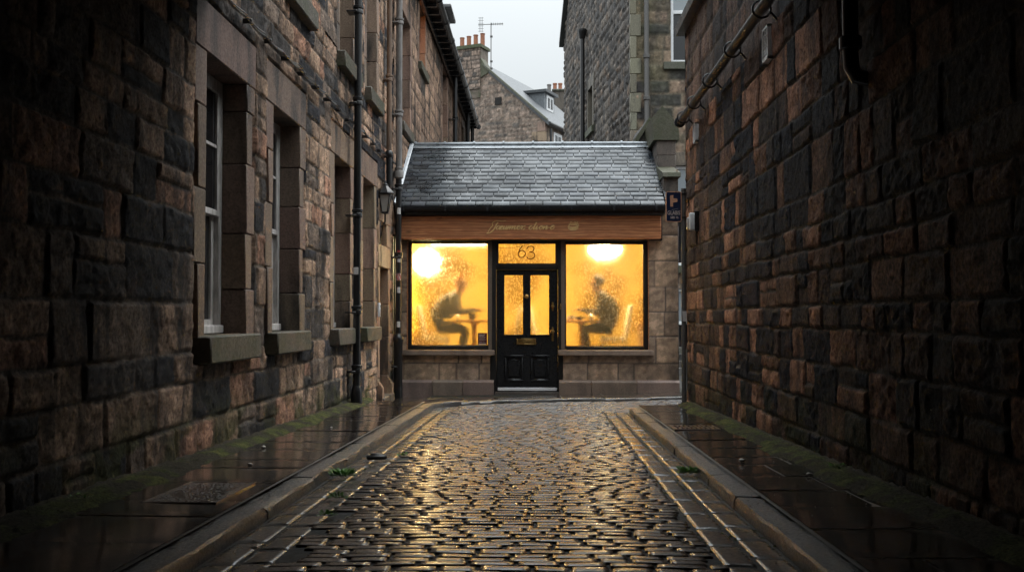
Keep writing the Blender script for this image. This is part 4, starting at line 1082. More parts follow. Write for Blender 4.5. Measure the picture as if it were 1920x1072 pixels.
# roof
E0 = Vector((0, 16.08, 3.06)); E1 = Vector((0, 18.2, 4.40))
sl = (E1 - E0); SL = sl.length; su = sl.normalized(); sn = Vector((0, -su.z, su.y))
c = MB(); c.prism([(16.12, 3.03), (18.2, 4.36), (20.85, 2.95), (20.85, 2.85), (18.2, 4.2), (16.12, 2.95)], 'x', -2.31, 2.07); RF = c.build('roof', M['dark_inside'], SH, False)
V_, F_, C_ = [], [], []
nrow = 15; ex = (SL - 0.06) / nrow
k = 0
for r_ in range(nrow):
    x = -2.33 - (0.14 if r_ % 2 else 0.0) + rnd.uniform(-.02, .02)
    while x < 2.09:
        w = rnd.uniform(0.235, 0.30)
        xa = max(x, -2.325); xb = min(x + w, 2.085)
        if xb - xa > 0.03:
            s0 = r_ * ex - 0.012 + rnd.uniform(-.003, .002); s1 = (r_ + 1) * ex + 0.05
            lift = 0.009 + rnd.uniform(-.002, .003); tw = rnd.uniform(-.002, .002)
            col = np.array(block_col((0.022, 0.029, 0.038), 0.5))
            g_ = 0.006
            tp = [(xa + g_, s0, lift + tw), (xb - g_, s0 + rnd.uniform(-.003, .003), lift - tw), (xb - g_, s1, 0.003), (xa + g_, s1, 0.003)]
            bt = [(xa + g_, s0 + .002, lift - .008 + tw), (xb - g_, s0 + .002, lift - .008 - tw)]
            pts = []
            for (px, s_, hh) in tp + bt:
                q = E0 + su * s_ + sn * hh; pts.append((px, q.y, q.z))
            b = k * 6
            V_ += pts; F_ += [(b, b + 1, b + 2, b + 3), (b + 4, b + 5, b + 1, b)]; C_ += [col] * 6; k += 1
        x += w
np_mesh('slates', V_, F_, C_, M['slate'], RF, False)
c = MB()
c.tube([(-2.30, 18.2, 4.425), (2.09, 18.2, 4.425)], 0.045, 12)
for s_ in (-1, 1):
    d = su if s_ < 0 else Vector((0, -su.y, su.z))
    nn = sn if s_ < 0 else Vector((0, su.z, su.y))
    a = Vector((0, 18.2, 4.405)); b_ = a - d * 0.17
    c.add([(-2.30, *(a + nn * .02)[1:]), (2.09, *(a + nn * .02)[1:]), (2.09, *(b_ + nn * .024)[1:]), (-2.30, *(b_ + nn * .024)[1:])], [(0, 1, 2, 3)])
for i in range(9):
    x = -2.28 + i * 0.54
    c.tube([(x, 18.2, 4.43), (x + .035, 18.2, 4.43)], 0.058, 12)
    a = Vector((0, 18.2, 4.405)); b_ = a - su * 0.17
    c.add([(x, *(a + sn * .03)[1:]), (x + .035, *(a + sn * .03)[1:]), (x + .035, *(b_ + sn * .03)[1:]), (x, *(b_ + sn * .03)[1:])], [(0, 1, 2, 3)])
c.build('ridge_flashing', M['lead'], RF)
for xa, xb in ((-2.345, -2.29), (2.05, 2.10)):
    c = MB()
    a = E0 + sn * .02; b_ = E1 + sn * .05
    c.add([(xa, a.y, a.z), (xb, a.y, a.z), (xb, b_.y, b_.z), (xa, b_.y, b_.z), (xa, a.y, a.z + .05), (xa, b_.y, b_.z + .07), (xb, a.y, a.z + .012), (xb, b_.y, b_.z + .012)], [(4, 6, 7, 5), (0, 1, 6, 4), (1, 2, 7, 6)])
    c.build('verge_flashing', M['lead'], RF, False)
c = MB()
n = 10; prof = []
for i in range(n + 1):
    t = math.pi + math.pi * i / n; prof.append((16.055 + 0.062 * math.cos(t), 3.03 + 0.062 * math.sin(t)))
prof += [(16.055 + 0.054 * math.cos(math.pi + math.pi * i / n), 3.034 + 0.054 * math.sin(math.pi + math.pi * i / n)) for i in reversed(range(n + 1))]
c.prism(prof, 'x', -2.31, 2.05); c.box(-2.31, 2.05, 15.988, 15.996, 3.03, 3.045)
for i in range(7): c.box(-2.2 + i * .68, -2.175 + i * .68, 15.985, 16.12, 2.965, 3.045, .003)
c.build('gutter', M['gutter'], SH)
c = MB(); c.box(-2.31, 2.04, 16.12, FY + .03, 2.91, 2.965, .004); c.box(-2.31, 2.04, 16.10, 16.13, 2.92, 3.06, .003); c.box(-2.31, 2.02, FY - .07, FY + .03, 2.90, 2.93, .003); c.build('soffit', M['black_paint'], SH, False)

# stepped gable buttress on the right
B_ = (0.115, 0.095, 0.078)
c = MB()
for za, zb in ((-0.2, 0.42), (0.42, 0.9), (0.9, 1.35), (1.35, 1.8), (1.8, 2.3), (2.3, 2.75), (2.75, 3.2), (3.2, 3.6)):
    c.box(2.06, 2.30, FY + .012, 17.2, za + .002, zb - .002, .006, block_col(B_, .2))
for za, zb in ((2.9, 3.3), (3.3, 3.72), (3.72, 4.05), (4.05, 4.31)):
    c.box(2.05, 2.37, 17.2, 18.3, za + .002, zb - .002, .006, block_col(B_, .2))
c.prism([(16.3, 3.1), (17.3, 3.72), (17.3, 2.9), (16.5, 2.9)], 'x', 2.055, 2.12, col=block_col(B_, .1))
BT = c.build('buttress', M['ashlar'], SH)
c = MB()
c.prism([(16.34, 3.56), (16.36, 3.63), (17.25, 3.86), (17.25, 3.56)], 'x', 2.04, 2.335, col=(0.09, 0.085, 0.06))
# gabled cap
cap = [(1.985, 4.31), (1.985, 4.39), (1.955, 4.70), (2.14, 4.90), (2.41, 4.58), (2.425, 4.39), (2.425, 4.31)]
c.prism(cap, 'y', 17.16, 18.35, col=(0.085, 0.082, 0.055))
c.build('coping', M['mossy'], BT, True, 20)
c = MB(); c.prism([(1.80, 4.2), (1.80, 4.44), (2.06, 4.84), (2.06, 4.2)], 'y', 18.32, 18.7, col=(0.07, 0.06, 0.05)); c.prism([(1.64, 4.34), (2.06, 4.96), (2.06, 4.84), (1.74, 4.34)], 'y', 18.26, 18.76, col=(0.085, 0.082, 0.055)); c.build('raked_wall', M['mossy'], BT, False)

# interior shell
c = MB()
ix0, ix1, iy0, iy1, iz0, iz1 = -2.33, 2.21, FY + .2, 20.6, 0.45, 2.78
def quad(mb, a, b, c_, d): mb.add([a, b, c_, d], [(0, 1, 2, 3)])
c.box(ix0 - .03, ix0, FY + .2, iy1, iz0, iz1); c.build('interior_wall', M['plaster'], SH, False); c = MB(); c.box(ix1, ix1 + .025, FY + .2, iy1, iz0, iz1); c.build('interior_wall', M['plaster'], SH, False)
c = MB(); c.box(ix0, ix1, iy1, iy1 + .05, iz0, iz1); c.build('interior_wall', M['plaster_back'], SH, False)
c = MB(); c.box(ix0, ix1, FY + .16, iy1, iz1, iz1 + .06); c.build('interior_ceiling', M['plaster'], SH, False)
c = MB(); c.box(ix0, ix1, FY + .16, iy1, iz0 - .05, iz0); c.box(ix0, ix1, FY + .16, FY + .2, -.1, iz0 - .05); c.build('interior_floor', M['cafe_floor'], SH, False)
c = MB(); c.box(-2.34, 2.24, FY + .14, FY + .19, 2.53, 2.86); c.build('interior_wall', M['plaster'], SH, False)
c = MB(); c.box(-2.34, -.80, FY + .14, FY + .19, .3, .72); c.build('interior_wall', M['plaster'], SH, False)
c = MB(); c.box(.40, 2.24, FY + .14, FY + .19, .3, .72); c.build('interior_wall', M['plaster'], SH, False)

# ---- things inside
def lamp_globe():
    t = empty('pendant_lamp', (-1.99, 17.5, 2.2), 'glowing round lamp high in the corner of the left cafe window', 'lamp')
    c = MB(); c.lathe([(0.21 * math.sin(a), -0.21 * math.cos(a)) for a in np.linspace(0.06, math.pi - 0.06, 12)], (-1.99, 17.5, 2.235), 20); c.build('globe', M['lamp_globe'], t)
    c = MB(); c.tube([(-1.99, 17.5, 2.78), (-1.99, 17.5, 2.45)], 0.008, 6); c.lathe([(0.04, 0), (0.035, 0.04)], (-1.99, 17.5, 2.44), 12); c.build('cord', M['black_paint'], t)
lamp_globe()
t = empty('ceiling_lamp', (1.17, 17.5, 2.45), 'wide glowing lamp under the ceiling in the right cafe window', 'lamp')
c = MB(); c.lathe([(0.03, -0.17), (0.15, -0.15), (0.25, -0.08), (0.28, 0.0), (0.22, 0.03)], (1.17, 17.5, 2.47), 24); c.build('shade', M['lamp_bowl'], t)
c = MB(); c.tube([(1.17, 17.5, 2.48), (1.17, 17.5, 2.78)], 0.012, 8); c.lathe([(0.06, 0), (0.05, 0.03)], (1.17, 17.5, 2.75), 14); c.build('stem', M['brass'], t)
t = empty('strip_light', (-1.4, 17.3, 2.56), 'lit strip light along the top of the left cafe window', 'lamp')
c = MB(); c.tube([(-1.86, 17.3, 2.528), (-0.93, 17.3, 2.528)], 0.02, 10); c.build('tube', M['tube'], t)
c = MB(); c.box(-1.9, -0.89, 17.27, 17.33, 2.552, 2.60, .005); c.box(-1.9, -1.865, 17.275, 17.325, 2.51, 2.552); c.box(-.925, -.89, 17.275, 17.325, 2.51, 2.552); c.tube([(-1.4, 17.3, 2.6), (-1.4, 17.3, 2.78)], .012, 6); c.build('housing', M['white_paint'], t)

FZ = 0.45
def build_chair():
    """at the origin, facing +x"""
    t = empty('dining_chair', (0, 0, 0))
    c = MB(); c.box(-.22, .23, -.22, .22, .36, .47, .03, seg=3); c.build('seat', M['chair_cover'], t)
    c = MB()
    m_ = Matrix.Translation((-.2, 0, .42)) @ Matrix.Rotation(R(-9), 4, 'Y'); c.box(-.035, .035, -.215, .215, 0, .60, .03, seg=3, mat=m_)
    c.build('backrest', M['chair_cover'], t)
    for sx in (-1, 1):
        for sy in (-1, 1):
            c = MB(); c.tube([(sx * .19, sy * .185, .37), (sx * .205, sy * .195, 0)], [.026, .018], 8); c.build('leg', M['chair_cover'], t)
    return t
ch0 = build_chair()
def place_chair(src, first, x, y, rz, label):
    if first: r = src
    else:
        r = src.copy(); COL.objects.link(r)
        for k in [o for o in src.children]:
            q = k.copy(); COL.objects.link(q); q.parent = r
    r.location = (x, y, FZ); r.rotation_euler = (0, 0, rz)
    P(r, label, 'chair', 'cream covered chairs in the cafe')
    return r
place_chair(ch0, True, -1.80, 17.3, 0.0, 'cream chair with the ginger person on it in the left cafe window')
place_chair(ch0, False, -0.60, 17.5, math.pi, 'empty cream chair seen through the left pane of the black door')
place_chair(ch0, False, 0.13, 17.5, 0.0, 'empty cream chair half seen through the right pane of the black door')
place_chair(ch0, False, 1.30, 17.3, math.pi, 'cream chair under the dark haired person in the right cafe window')

def build_table(name, x0, x1, y0, y1, px, label):
    t = empty(name, ((x0 + x1) / 2, (y0 + y1) / 2, FZ), label, 'table', 'wooden cafe tables')
    c = MB(); c.box(x0, x1, y0, y1, FZ + .715, FZ + .755, .012); c.build('tabletop', M['table_wood'], t)
    c = MB(); cy = (y0 + y1) / 2; c.lathe([(.045, 0.04), (.04, .3), (.05, .68), (.11, .715)], (px, cy, FZ), 14); c.build('pedestal', M['table_wood'], t)
    c = MB(); c.box(px - .27, px + .27, cy - .04, cy + .04, FZ, FZ + .05, .012); c.box(px - .04, px + .04, cy - .27, cy + .27, FZ, FZ + .048, .012); c.build('base', M['table_wood'], t)
build_table('cafe_table', -1.48, -0.80, 17.0, 17.65, -1.12, 'wooden pedestal table in the left cafe window')
build_table('cafe_table', 0.34, 1.06, 17.0, 17.65, 0.74, 'wooden pedestal table in the right cafe window')
ZT_ = FZ + .757
def cup(name, x, y, r, h, mat, label, cat='cup', grp=None):
    t = empty(name, (x, y, ZT_), label, cat, grp)
    c = MB(); c.lathe([(r * .6, 0), (r * .95, h * .35), (r, h), (r * .88, h), (r * .8, h * .4), (r * .3, h * .1)], (x, y, ZT_), 18); c.build('bowl', mat, t)
    c = MB(); c.tube([(x + r * .9, y, ZT_ + h * .8), (x + r * 1.5, y, ZT_ + h * .75), (x + r * 1.55, y, ZT_ + h * .4), (x + r * .9, y, ZT_ + h * .3)], r * .14, 6); c.build('handle', mat, t)
cup('mug', -1.15, 17.12, .062, .11, M['mug_dark'], 'dark square mug on the table in the left cafe window')
cup('cup', 0.55, 17.12, .075, .075, M['crockery'], 'pale bowl-shaped cup furthest left on the right cafe table')
cup('cup', 0.70, 17.08, .06, .065, M['mug_dark'], 'darker cup beside the candle on the right cafe table')
for i, (x, y, l) in enumerate(((0.90, 17.15, 'lit candle in a small glass on the right cafe table'), (-1.40, 17.2, 'lit candle before the person on the left cafe table'))):
    t = empty('candle', (x, y, ZT_), l, 'candle', 'candles on the cafe tables')
    c = MB(); c.lathe([(.025, 0), (.025, .07)], (x, y, ZT_), 12); c.build('wax', M['crockery'], t)
    c = MB(); c.lathe([(.002, 0), (.010, .012), (.007, .03), (.001, .045)], (x, y, ZT_ + .075), 8); c.build('flame', M['flame'], t)
cab = empty('side_cabinet', (1.98, 18.0, FZ), 'tall brown cabinet at the right edge of the right cafe window', 'cabinet')
c = MB(); c.box(1.80, 2.18, 17.6, 18.2, FZ, 1.14, .01); c.build('carcass', M['brown_box'], cab)
c = MB(); c.box(1.79, 2.2, 17.58, 18.22, 1.14, 1.17, .006); c.build('top', M['table_wood'], cab)
c = MB(); c.lathe([(.012, 0), (.014, .02), (0, .03)], (1.86, 17.6, .85), 10, mat=rx); c.build('knob', M['brass'], cab)
vs = empty('potted_plant', (1.98, 17.9, 1.17), 'bushy brown plant in a pot on the side cabinet', 'plant')
c = MB(); c.lathe([(.05, 0), (.08, .13), (.07, .13), (.05, .1)], (1.98, 17.9, 1.17), 14); c.build('pot', M['terracotta'], vs)
def leaves(c, ctr, rad, n, size, r, cols, up=0.3):
    for _ in range(n):
        d = Vector((r.gauss(0, 1), r.gauss(0, 1), r.gauss(0, 1) + up)).normalized()
        p = Vector(ctr) + Vector((d.x * rad[0], d.y * rad[1], d.z * rad[2])) * (r.random() ** 0.5)
        a = Vector((r.gauss(0, 1), r.gauss(0, 1), r.gauss(0, .6))).normalized(); b = a.cross(Vector((r.gauss(0, 1), r.gauss(0, 1), r.gauss(0, 1)))).normalized()
        s = size * r.uniform(.6, 1.3)
        c.add([p - a * s, p - a * s * .1 + b * s * .42, p + a * s, p - a * s * .1 - b * s * .42], [(0, 1, 2, 3)], r.choice(cols))
c = MB(); leaves(c, (1.98, 17.9, 1.45), (.16, .16, .17), 130, .045, random.Random(4), [(0.10, 0.06, 0.02), (0.07, 0.05, 0.02), (0.13, 0.07, 0.02)]); c.build('foliage', M['leaf'], vs, False)
bx = empty('storage_crate', (-2.1, 18.3, FZ), 'brown wooden crate low in the corner of the left cafe window', 'crate')
c = MB(); c.box(-2.3, -1.98, 18.2, 18.6, FZ, .98, .006)
c.build('body', M['brown_box'], bx)
c = MB(); c.box(-2.31, -1.97, 18.18, 18.62, .96, 1.0, .006); c.build('lid', M['table_wood'], bx)
hk = empty('coat_hook', (-2.3, 18.0, 1.38), 'dark hook rail on the plaster by the left cafe chair', 'hook rail')
c = MB(); c.box(-2.33, -2.29, 17.9, 18.15, 1.36, 1.44, .005); c.build('board', M['brown_box'], hk)
for k in range(3):
    c = MB(); c.tube([(-2.29, 17.94 + k * .08, 1.39), (-2.22, 17.94 + k * .08, 1.37), (-2.20, 17.94 + k * .08, 1.41)], .008, 6); c.build('hook', M['black_iron'], hk)
ns = empty('notice', (-.95, FY + .07, .8), 'small maroon printed notice inside the lower corner of the left cafe window', 'notice')
c = MB(); c.box(-1.005, -0.855, FY + .066, FY + .069, .80, .995); c.build('sheet', M['poster_maroon'], ns, False)
c = MB()
for zz, xa, xb, h in ((.965, -.985, -.885, .012), (.945, -.985, -.9, .010), (.925, -.985, -.875, .006), (.905, -.985, -.885, .006), (.885, -.985, -.87, .006), (.872, -.985, -.90, .004), (.845, -.985, -.93, .005), (.845, -.92, -.875, .005), (.812, -.99, -.87, .022)):
    x = xa
    while x < xb:
        w = rnd.uniform(.006, .016); c.box(x, min(x + w, xb), FY + .0635, FY + .0655, zz - h / 2, zz + h / 2); x += w + .003
c.build('print', M['paper_white'], ns, False)

# ---- the two people
def person(x, y, face, label, hair, top, lean=0.16, hair_style='short'):
    """seated, built facing +x with the seat at z .46 above the cafe floor, then turned"""
    t = empty('person', (0, 0, 0), label, 'person')
    J = []; Ed = []; Rd = []
    def j(p, r, par=None):
        J.append(p); Rd.append(r if isinstance(r, tuple) else (r, r)); i = len(J) - 1
        if par is not None: Ed.append((par, i))
        return i
    L = lean
    pel = j((0, 0, .57), (.15, .18)); ab = j((.04, 0, .70), (.15, .18), pel); chs = j((L * .6, 0, .86), (.15, .20), ab); up = j((L - .02, 0, .99), (.12, .16), chs)
    nk = j((L + .045, 0, 1.065), .058, up); hb = j((L + .08, 0, 1.125), (.074, .064), nk); hm = j((L + .095, 0, 1.195), (.094, .076), hb); ht = j((L + .085, 0, 1.275), (.078, .068), hm)
    ch = j((L + .16, 0, 1.125), (.028, .03), hb); ns_ = j((L + .20, 0, 1.185), (.014, .013), hm)
    for s in (-1, 1):
        j((L + .085, s * .083, 1.185), (.018, .009), hm)
        sh = j((L - .01, s * .19, .985), .078, up); el = j((L + .05, s * .25, .76), .056, sh); wr = j((L + .30, s * .11, .80), .031, el)
        pa = j((L + .36, s * .085, .80), (.022, .036), wr)
        for k, (dy, ln) in enumerate(((-.03, .07), (-.010, .082), (.010, .078), (.03, .062))):
            k1 = j((L + .395, s * .085 + dy, .803), .0095, pa); k2 = j((L + .395 + ln * .55, s * .085 + dy * 1.1, .795), .009, k1); j((L + .395 + ln, s * .085 + dy * 1.1, .778), .008, k2)
        th = j((L + .355, s * .045, .80), .011, pa); j((L + .395, s * .028, .795), .010, th)
        hp = j((.06, s * .095, .55), .105, pel); kn = j((.43, s * .13, .51), .078, hp); an = j((.36, s * .13, .10), .042, kn); he = j((.38, s * .13, .045), .04, an); j((.53, s * .14, .035), .032, he)
    me = bpy.data.meshes.new('body'); me.from_pydata(J, Ed, []); tmp = bpy.data.objects.new('body_tmp', me); COL.objects.link(tmp)
    md = tmp.modifiers.new('skin', 'SKIN'); md.use_smooth_shade = True
    sv = me.skin_vertices[0].data
    for i, r in enumerate(Rd): sv[i].radius = r; sv[i].use_root = (i == 0)
    ss = tmp.modifiers.new('sub', 'SUBSURF'); ss.levels = 2; ss.render_levels = 2
    dg = bpy.context.evaluated_depsgraph_get(); dg.update()
    bm_ = bpy.data.meshes.new_from_object(tmp.evaluated_get(dg)); bpy.data.objects.remove(tmp)
    bm_.materials.clear()
    body = link_mesh('body', bm_, [M[top], M['skin'], M['dark_cloth']], t, True, 180)
    idx = []
    for p in bm_.polygons:
        q = p.center
        if q.z > 1.045 and abs(q.y) < .12: idx.append(1)
        elif q.x > L + .305 and q.z > .7: idx.append(1)
        elif q.z < .575 and q.x > -0.02 or q.z < .5: idx.append(2)
        else: idx.append(0)
    bm_.polygons.foreach_set('material_index', idx)
    c = MB()
    n = 14; vs_ = []; fs_ = []
    for i in range(9):
        a = (math.pi * .62) * i / 8
        for k in range(n):
            b = 2 * math.pi * k / n
            d = Vector((math.sin(a) * math.cos(b), math.sin(a) * math.sin(b), math.cos(a)))
            rr = 1.0 + .06 * math.sin(5 * b + i) - (0.0 if not (d.x > .55 and i > 3) else .25)
            vs_.append((L + .082 + d.x * .108 * rr - .012, d.y * .092 * rr, 1.222 + d.z * (.112 if hair_style == 'short' else .125) * rr))
    for i in range(8):
        for k in range(n): fs_.append((i * n + k, i * n + (k + 1) % n, (i + 1) * n + (k + 1) % n, (i + 1) * n + k))
    c.add(vs_, fs_); c.build('hair', M[hair], t, True, 180)
    c = MB()
    for s in (-1, 1):
        c.lathe([(.0, -.008), (.008, -.004), (.008, .004), (0, .008)], (L + .18, s * .03, 1.205), 8)
    c.build('eyes', M['dark_cloth'], t)
    c = MB()
    for s in (-1, 1): c.box(.33, .58, s * .135 - .045, s * .135 + .045, 0, .085, .03, seg=3)
    c.build('shoes', M['black_paint'], t)
    t.location = (x, y, FZ); t.rotation_euler = (0, 0, face); t.scale = (1.16, 1.30, 1.16)
    return t
person(-1.77, 17.3, 0.0, 'person with ginger hair and grey jumper sitting at the left cafe window table', 'hair_fair', 'jumper', .27, 'bushy')
person(1.28, 17.3, math.pi, 'person with dark hair and dark top sitting at the right cafe window table', 'hair_dark', 'dark_cloth', .15)

# ------------------------------------------------------------------ street things
sp = empty('street_sign', (1.84, 12.66, 0.1), 'blue street sign with peach arrow-like symbol on a thin grey pole at the right corner', 'sign')
c = MB(); c.tube([(1.835, 12.66, 0.05), (1.842, 12.66, 2.86)], 0.031, 14); c.lathe([(.031, 0), (.036, .005), (.033, .025), (0, .03)], (1.842, 12.66, 2.86), 14); pole = c.build('pole', M['steel'], sp)
c = MB(); c.box(1.815, 1.868, 12.622, 12.627, 1.20, 1.33, .002); c.build('sticker', M['paper_white'], pole)
c = MB()
for z in (2.80, 2.50): c.lathe([(.037, 0), (.037, .025)], (1.842, 12.66, z), 14)
c.tube([(1.88, 12.66, 2.64), (1.91, 12.66, 2.68), (1.90, 12.66, 2.73)], .009, 6); c.build('clamp', M['black_iron'], pole)
def rrect(xa, xb, za, zb, r, n=5):
    pts = []
    for cx, cz, a0 in ((xb - r, zb - r, 0), (xa + r, zb - r, 90), (xa + r, za + r, 180), (xb - r, za + r, 270)):
        for i in range(n + 1):
            a = R(a0 + 90 * i / n); pts.append((cx + r * math.cos(a), cz + r * math.sin(a)))
    return pts
sx0, sx1, sz0, sz1 = 1.612, 1.812, 2.458, 2.846; sy = 12.63
c = MB(); c.prism(rrect(sx0, sx1, sz0, sz1, .022), 'y', sy, sy + .03); pan = c.build('panel', M['sign_copper'], sp, False)
c = MB(); c.prism(rrect(sx0 + .012, sx1 - .012, sz0 + .012, sz1 - .012, .014), 'y', sy - .003, sy - .0002); c.build('face', M['sign_blue'], pan, False)
def cs(u, v): return (sx0 + (u - 115) / (408 - 115) * (sx1 - sx0), sz1 - (v - 190) / (745 - 190) * (sz1 - sz0))
c = MB()
sym = [cs(195, 262), cs(255, 258), cs(255, 318), cs(290, 318), cs(330, 330), cs(330, 385), cs(250, 392), cs(250, 468), cs(195, 468)]
c.prism(sym, 'y', sy - .006, sy - .0033); c.build('symbol', M['sign_copper'], pan, False)
def text_mesh(body, size, x, y, z, width, name, mat, parent):
    cu = bpy.data.curves.new(name, 'FONT'); cu.body = body; cu.size = size; cu.align_x = 'CENTER'; cu.extrude = 0.001; cu.resolution_u = 3; cu.offset = 0.0008
    o = bpy.data.objects.new(name + '_tmp', cu); COL.objects.link(o)
    dg = bpy.context.evaluated_depsgraph_get(); dg.update()
    me = bpy.data.meshes.new_from_object(o.evaluated_get(dg)); bpy.data.objects.remove(o)
    xs_ = [v.co.x for v in me.vertices]; k = width / (max(xs_) - min(xs_))
    for v in me.vertices: v.co = Vector((x + v.co.x * k, y - v.co.z, z + v.co.y))
    me.materials.clear()
    return link_mesh(name, me, mat, parent, False)
mx_ = (sx0 + sx1) / 2
text_mesh('GLABIS', .072, mx_, sy - .0045, cs(0, 615)[1], .160, 'lettering', M['sign_white'], pan)
text_mesh('SBS 1b', .042, mx_ + .008, sy - .0045, cs(0, 684)[1], .10, 'lettering', M['sign_white'], pan)
c = MB(); c.tube([(*[cs(225, 524)[0]], sy - .0045, cs(0, 524)[1]), (cs(290, 510)[0], sy - .0045, cs(0, 512)[1]), (cs(340, 500)[0], sy - .0045, cs(0, 500)[1])], .0016, 5); c.build('underline', M['sign_white'], pan)

def plate(name, ctr, lx, ly, dz, label, cat, grid=False):
    t = empty(name, (ctr[0], ctr[1], zr(ctr[1]) + dz), label, cat)
    sh = lambda vs: vs
    def bx(c, xa, xb, ya, yb, h0, h1, b=.002):
        k = len(c.v); c.box(ctr[0] + xa, ctr[0] + xb, ctr[1] + ya, ctr[1] + yb, h0, h1, b)
        for i in range(k, len(c.v)):
            v = c.v[i]; c.v[i] = (v[0], v[1], v[2] + zr(v[1]) + dz)
    c = MB(); w = .022
    bx(c, -lx / 2, lx / 2, -ly / 2, -ly / 2 + w, -.02, .005); bx(c, -lx / 2, lx / 2, ly / 2 - w, ly / 2, -.02, .005); bx(c, -lx / 2, -lx / 2 + w, -ly / 2, ly / 2, -.02, .0055); bx(c, lx / 2 - w, lx / 2, -ly / 2, ly / 2, -.02, .0055)
    c.build('frame', M['iron_cover'], t, False)
    c = MB()
    if not grid:
        bx(c, -lx / 2 + .026, lx / 2 - .026, -ly / 2 + .026, ly / 2 - .026, -.02, .004)
        c.build('lid', M['studded'], t, False)
    else:
        n = 9
        for i in range(n): bx(c, -lx / 2 + .02 + (lx - .04) * i / n, -lx / 2 + .02 + (lx - .04) * i / n + .014, -ly / 2 + .01, ly / 2 - .01, -.02, .007)
        bx(c, -lx / 2, lx / 2, -.012, .012, -.02, .006)
        c.build('grille', M['iron_cover'], t, False)
plate('manhole_cover', (-1.79, 5.28), .38, .72, .0715, 'rusty studded cast iron cover let into the left pavement', 'manhole cover')
plate('drain_grate', (1.44, 9.3), .42, .42, .071, 'barred iron grate let into the right pavement before the sign pole', 'drain grate', True)

def weed(x, y, z, rad, n, size, label, seed):
    c = MB(); r = random.Random(seed)
    for i in range(n):
        a = r.uniform(0, 2 * math.pi); d = rad * math.sqrt(r.random()); hgt = r.uniform(.05, 1) * rad * .55
        bx_, by = x + math.cos(a) * d * .35, y + math.sin(a) * d * .35
        tip = Vector((x + math.cos(a) * d, y + math.sin(a) * d, z + hgt)); base_ = Vector((bx_, by, z))
        ax = (tip - base_).normalized(); sd = ax.cross(Vector((r.gauss(0, .3), r.gauss(0, .3), 1))).normalized() * size * r.uniform(.35, .6)
        base_ = base_.lerp(tip, .35); m_ = base_.lerp(tip, .6)
        colr = r.choice([(0.13, 0.27, 0.055), (0.17, 0.32, 0.075), (0.09, 0.19, 0.045)])
        c.add([base_ - sd * .12, base_ + sd * .12, m_ + sd, tip, m_ - sd], [(0, 1, 2, 3, 4)], colr)
    P(c.build('weed', M['leaf'], None, False), label, 'weed', 'weeds along the kerbs')
weed(-1.27, 6.45, zr(6.45) + .0, .10, 150, .018, 'green leafy weed growing against the left kerb face', 1)
weed(0.99, 6.66, zr(6.66) + .0, .09, 190, .015, 'round green weed tuft growing against the right kerb face', 2)
weed(-1.12, 5.55, zr(5.55) + .0, .07, 90, .012, 'low weed in the joints of the left channel stones', 3)
weed(-1.06, 5.0, zr(5.0) + .0, .06, 80, .012, 'thin weed at the road edge nearest the viewer on the left', 4)
weed(-1.04, 7.6, zr(7.6) + .0, .05, 60, .011, 'small weed tuft at the road edge near the black litter', 7)
weed(1.86, 6.2, zr(6.2) + .075, .09, 110, .018, 'dark leafy weed at the foot of the right wall', 5)
weed(-2.28, 4.9, zr(4.9) + .075, .08, 90, .018, 'dark leafy weed at the foot of the left wall', 6)
c = MB(); m_ = Matrix.Translation((-1.19, 7.32, zr(7.32) + .022)) @ Matrix.Rotation(R(12), 4, 'Z')
c.box(-.075, .075, -.035, .035, -.018, .016, .012, mat=m_); c.box(-.05, .06, -.02, .025, .01, .026, .008, mat=m_ @ Matrix.Rotation(R(5), 4, 'Y'))
P(c.build('litter', M['litter']), 'black plastic scrap lying in the channel beside the left kerb', 'litter')
r = random.Random(8)
pb = [(0.93, 7.3, 0), (-2.05, 7.4, .073), (1.35, 6.7, .07), (1.62, 6.05, .07), (-1.86, 6.4, .073), (-1.2, 10.2, 0), (0.94, 9.0, 0), (-1.9, 9.1, .073), (-1.2, 4.2, 0)]
for i, (x, y, dz) in enumerate(pb):
    c = MB(); s = r.uniform(.012, .022)
    c.lathe([(0.2 * s, -.6 * s), (s, -.2 * s), (.9 * s, .3 * s), (.3 * s, .6 * s)], (x, y, zr(y) + dz + .5 * s), 8, sx=r.uniform(.8, 1.5), sy=r.uniform(.7, 1.1))
    where = 'left pavement' if x < -1.6 else ('right pavement' if x > 1.25 else ('left channel stones' if x < 0 else 'right channel stones'))
    P(c.build('pebble', M['pebble']), 'pale pebble lying loose on the wet ' + where, 'pebble', 'loose pebbles on the ' + where)

